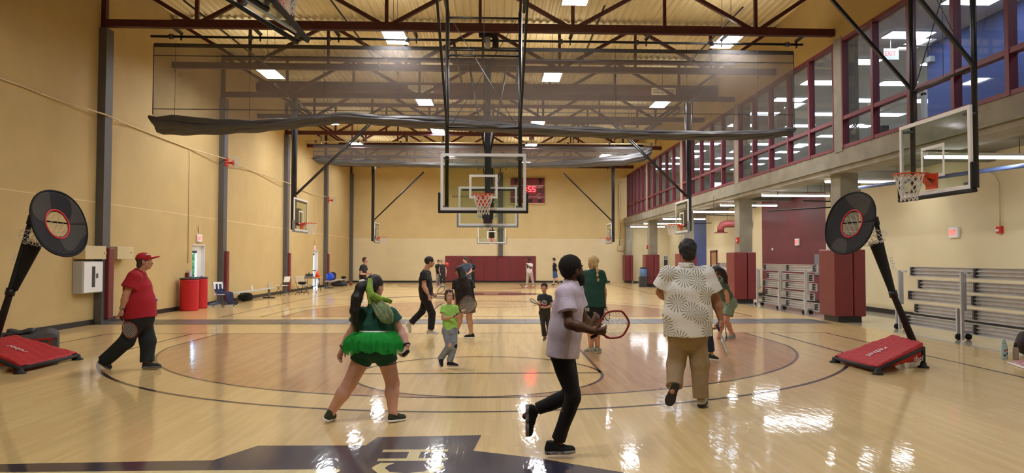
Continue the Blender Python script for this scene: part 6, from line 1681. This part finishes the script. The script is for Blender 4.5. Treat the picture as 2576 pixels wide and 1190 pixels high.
p.hair(dk, vol=1.04)
pt = [V3(at(x,y,15.1)) for x,y in ((1806,676),(1816,684),(1823,696),(1829,712))]
p.add('ponytail', [cone(pt[i], pt[i+1], a, b) for i,(a,b) in enumerate(((.06,.075),(.075,.06),(.06,.02)))], dk, fold=(.006,50,2))
p.add('hair_tie', [elli(V3(at(1811,676,15.0)), (.05,.03,.03))], nav, h=.008)
p.shoes(mat('grey_green_shoe',(140,150,148),.7), sole='ltgrey', socks=(mat('green_sock',(46,112,72),.8,var=.4,scale=40,dark=(20,60,40)),.3))
p.watch('R')
racket('dark racket in front of the woman in olive', ((1823,862),(1828,850)), 14.9, (1824,820), 'rubber', face=(.9,-.3,.2), hw=.09, r=.008)

# far players
def far(label, Y0, J, face, shirtc, legc, skinc, hairc, to=1.0, sl=.55, shoec=(210,210,210), S=.98, h=.014, hair_n='hair', sleeve_len=1.0, up=(0,0,1), sock=None, e=.022, girth=1.0, legpat=None):
    p = Person(label, Y0, J, face, up=up, S=S, girth=girth, skinc=skinc, h=h)
    if to > .5: p.bl *= .8
    p.body(hands=(('L',.5,1),('R',.5,1)))
    p.shirt(clothm('cloth', shirtc), sleeve=sl, e=e, len_=sleeve_len)
    lm_ = legpat or clothm('cloth', legc)
    p.pants(lm_, to=to, e=.022, flare=.02 if to < .6 else .012, name='trousers' if to > .5 else 'shorts')
    p.hair(mat('hair', hairc, .8), vol=1.05)
    p.shoes(clothm('shoe', shoec), sole='white', socks=sock)
    p.eyes()
    return p
far('teenager in black t-shirt and white shorts looking up, left of the tutu woman', 28.2, dict(
    head=(919,655,.0), neck=(917,667), shR=(910,672,-.17), shL=(918,671,.17), elR=(908,689,-.22), wrR=(922,690,-.3), haR=(932,689,-.34),
    elL=(922,688,.2), wrL=(930,688,.05), haL=(937,687,-.05), hipR=(911,708,-.1), hipL=(913,708,.1),
    knR=(912,733,-.1), anR=(911,757,-.1), heelR=(909,761,-.1), toeR=(918,762,-.12), knL=(914,733,.1), anL=(913,755,.1), heelL=(911,759,.1), toeL=(920,760,.1)),
    (.8,-.45,.3), (24,24,30), (214,214,222), (206,160,140), (48,34,32), to=.42, up=(-.3,.1,.95), sleeve_len=1.08)
blw = mat('black_white_print',(30,30,34),.8,var=.9,scale=14,dark=(210,210,210))
far('woman in black t-shirt and printed trousers, left of the pair by the far padding', 43.4, dict(
    head=(1103,659), neck=(1103,666), shR=(1098,668), shL=(1109,668), elR=(1096,679,-.02), wrR=(1098,689,-.06), haR=(1100,694,-.1),
    elL=(1110,678,.0), wrL=(1109,686,-.1), haL=(1107,690,-.14), hipR=(1101,691), hipL=(1107,691), knR=(1100,705,-.04), anR=(1101,718), heelR=(1101,721,.04), toeR=(1099,723,-.2), knL=(1107,705,-.04), anL=(1108,718), heelL=(1108,721,.04), toeL=(1108,723,-.2)),
    (.1,-.99,0), (22,22,24), (40,40,44), (200,154,134), (34,26,26), shoec=(220,120,160), S=.93, h=.016, legpat=blw)
far('woman in long dark sleeveless tunic, right of the pair by the far padding', 43.0, dict(
    head=(1111,659), neck=(1112,666), shR=(1107,669), shL=(1119,669), elR=(1105,679,-.02), wrR=(1107,688,-.08), haR=(1108,692,-.12),
    elL=(1122,680,.0), wrL=(1122,690,-.04), haL=(1121,696,-.08), hipR=(1109,691), hipL=(1117,691), knR=(1109,705,-.04), anR=(1110,718), heelR=(1110,721,.04), toeR=(1109,723,-.2), knL=(1117,705,-.04), anL=(1119,718), heelL=(1119,721,.04), toeL=(1121,723,-.18)),
    (.2,-.97,0), (38,38,42), (36,36,38), (206,164,148), (130,112,92), to=.8, sl=.12, shoec=(60,150,130), S=.95, h=.016, sleeve_len=1.35)
far('man in slate blue t-shirt and grey trousers in front of the far padding', 32.0, dict(
    head=(1170,654), neck=(1173,664), shR=(1165,668,.05), shL=(1182,667,-.05), elR=(1163,682,.03), wrR=(1169,690,-.2), haR=(1174,689,-.26),
    elL=(1186,681,-.08), wrL=(1178,688,-.26), haL=(1172,690,-.3), hipR=(1170,700,.03), hipL=(1180,700,-.03), knR=(1170,724,.0), anR=(1170,744,.03), heelR=(1171,747,.06), toeR=(1167,748,-.16), knL=(1180,724,-.03), anL=(1181,744,.0), heelL=(1181,747,.03), toeL=(1180,748,-.2)),
    (-.75,-.6,-.1), (64,78,96), (96,98,102), (204,156,132), (60,46,38), S=1.0, girth=1.1)
far('man in black clothes standing behind the man in the slate blue t-shirt', 43.2, dict(
    head=(1184,658), neck=(1185,665), shR=(1179,668), shL=(1193,668), elR=(1177,679,-.04), wrR=(1183,684,-.22), haR=(1186,684,-.26),
    elL=(1196,678,-.04), wrL=(1190,684,-.22), haL=(1186,685,-.26), hipR=(1183,690), hipL=(1190,690), knR=(1183,705,-.03), anR=(1185,718), heelR=(1185,721,.04), toeR=(1184,723,-.2), knL=(1191,705,-.03), anL=(1191,716,.05), heelL=(1191,719,.1), toeL=(1192,721,-.12)),
    (-.25,-.95,0), (20,20,22), (24,24,26), (84,56,44), (22,18,18), shoec=(30,30,32), h=.016)
far('boy in white t-shirt and grey trousers in front of the far padding', 43.0, dict(
    head=(1330,654), neck=(1331,663), shR=(1326,666,.05), shL=(1337,666,-.05), elR=(1328,674,-.05), wrR=(1325,667,-.25), haR=(1322,663,-.3),
    elL=(1336,675,-.12), wrL=(1329,669,-.3), haL=(1324,665,-.35), hipR=(1329,687,.03), hipL=(1336,687,-.03), knR=(1327,703,.0), anR=(1326,716,.02), heelR=(1329,720,.06), toeR=(1321,722,-.06), knL=(1339,702,.0), anL=(1342,715,.05), heelL=(1345,718,.08), toeL=(1341,721,-.1)),
    (-.85,-.4,.05), (226,224,226), (176,172,164), (84,56,44), (24,20,18), S=.98, h=.015)
far('teenager in black t-shirt and blue shorts walking left near the far wall', 45.6, dict(
    head=(1393,654), neck=(1394,662), shR=(1394,666,.15), shL=(1396,666,-.15), elR=(1391,677,.2), wrR=(1390,685,.15), haR=(1389,690,.1),
    elL=(1402,676,-.2), wrL=(1405,684,-.22), haL=(1406,690,-.24), hipR=(1396,685,.09), hipL=(1397,685,-.09), knR=(1394,703,.07), anR=(1393,714,.05), heelR=(1395,718,.05), toeR=(1387,719,.0), knL=(1400,701,-.1), anL=(1406,709,-.1), heelL=(1409,708,-.1), toeL=(1406,716,-.1)),
    (-.97,-.2,0), (22,22,26), (50,90,140), (212,172,152), (44,34,30), to=.4, shoec=(30,30,34), S=.98, h=.015, sock=('white',.35))
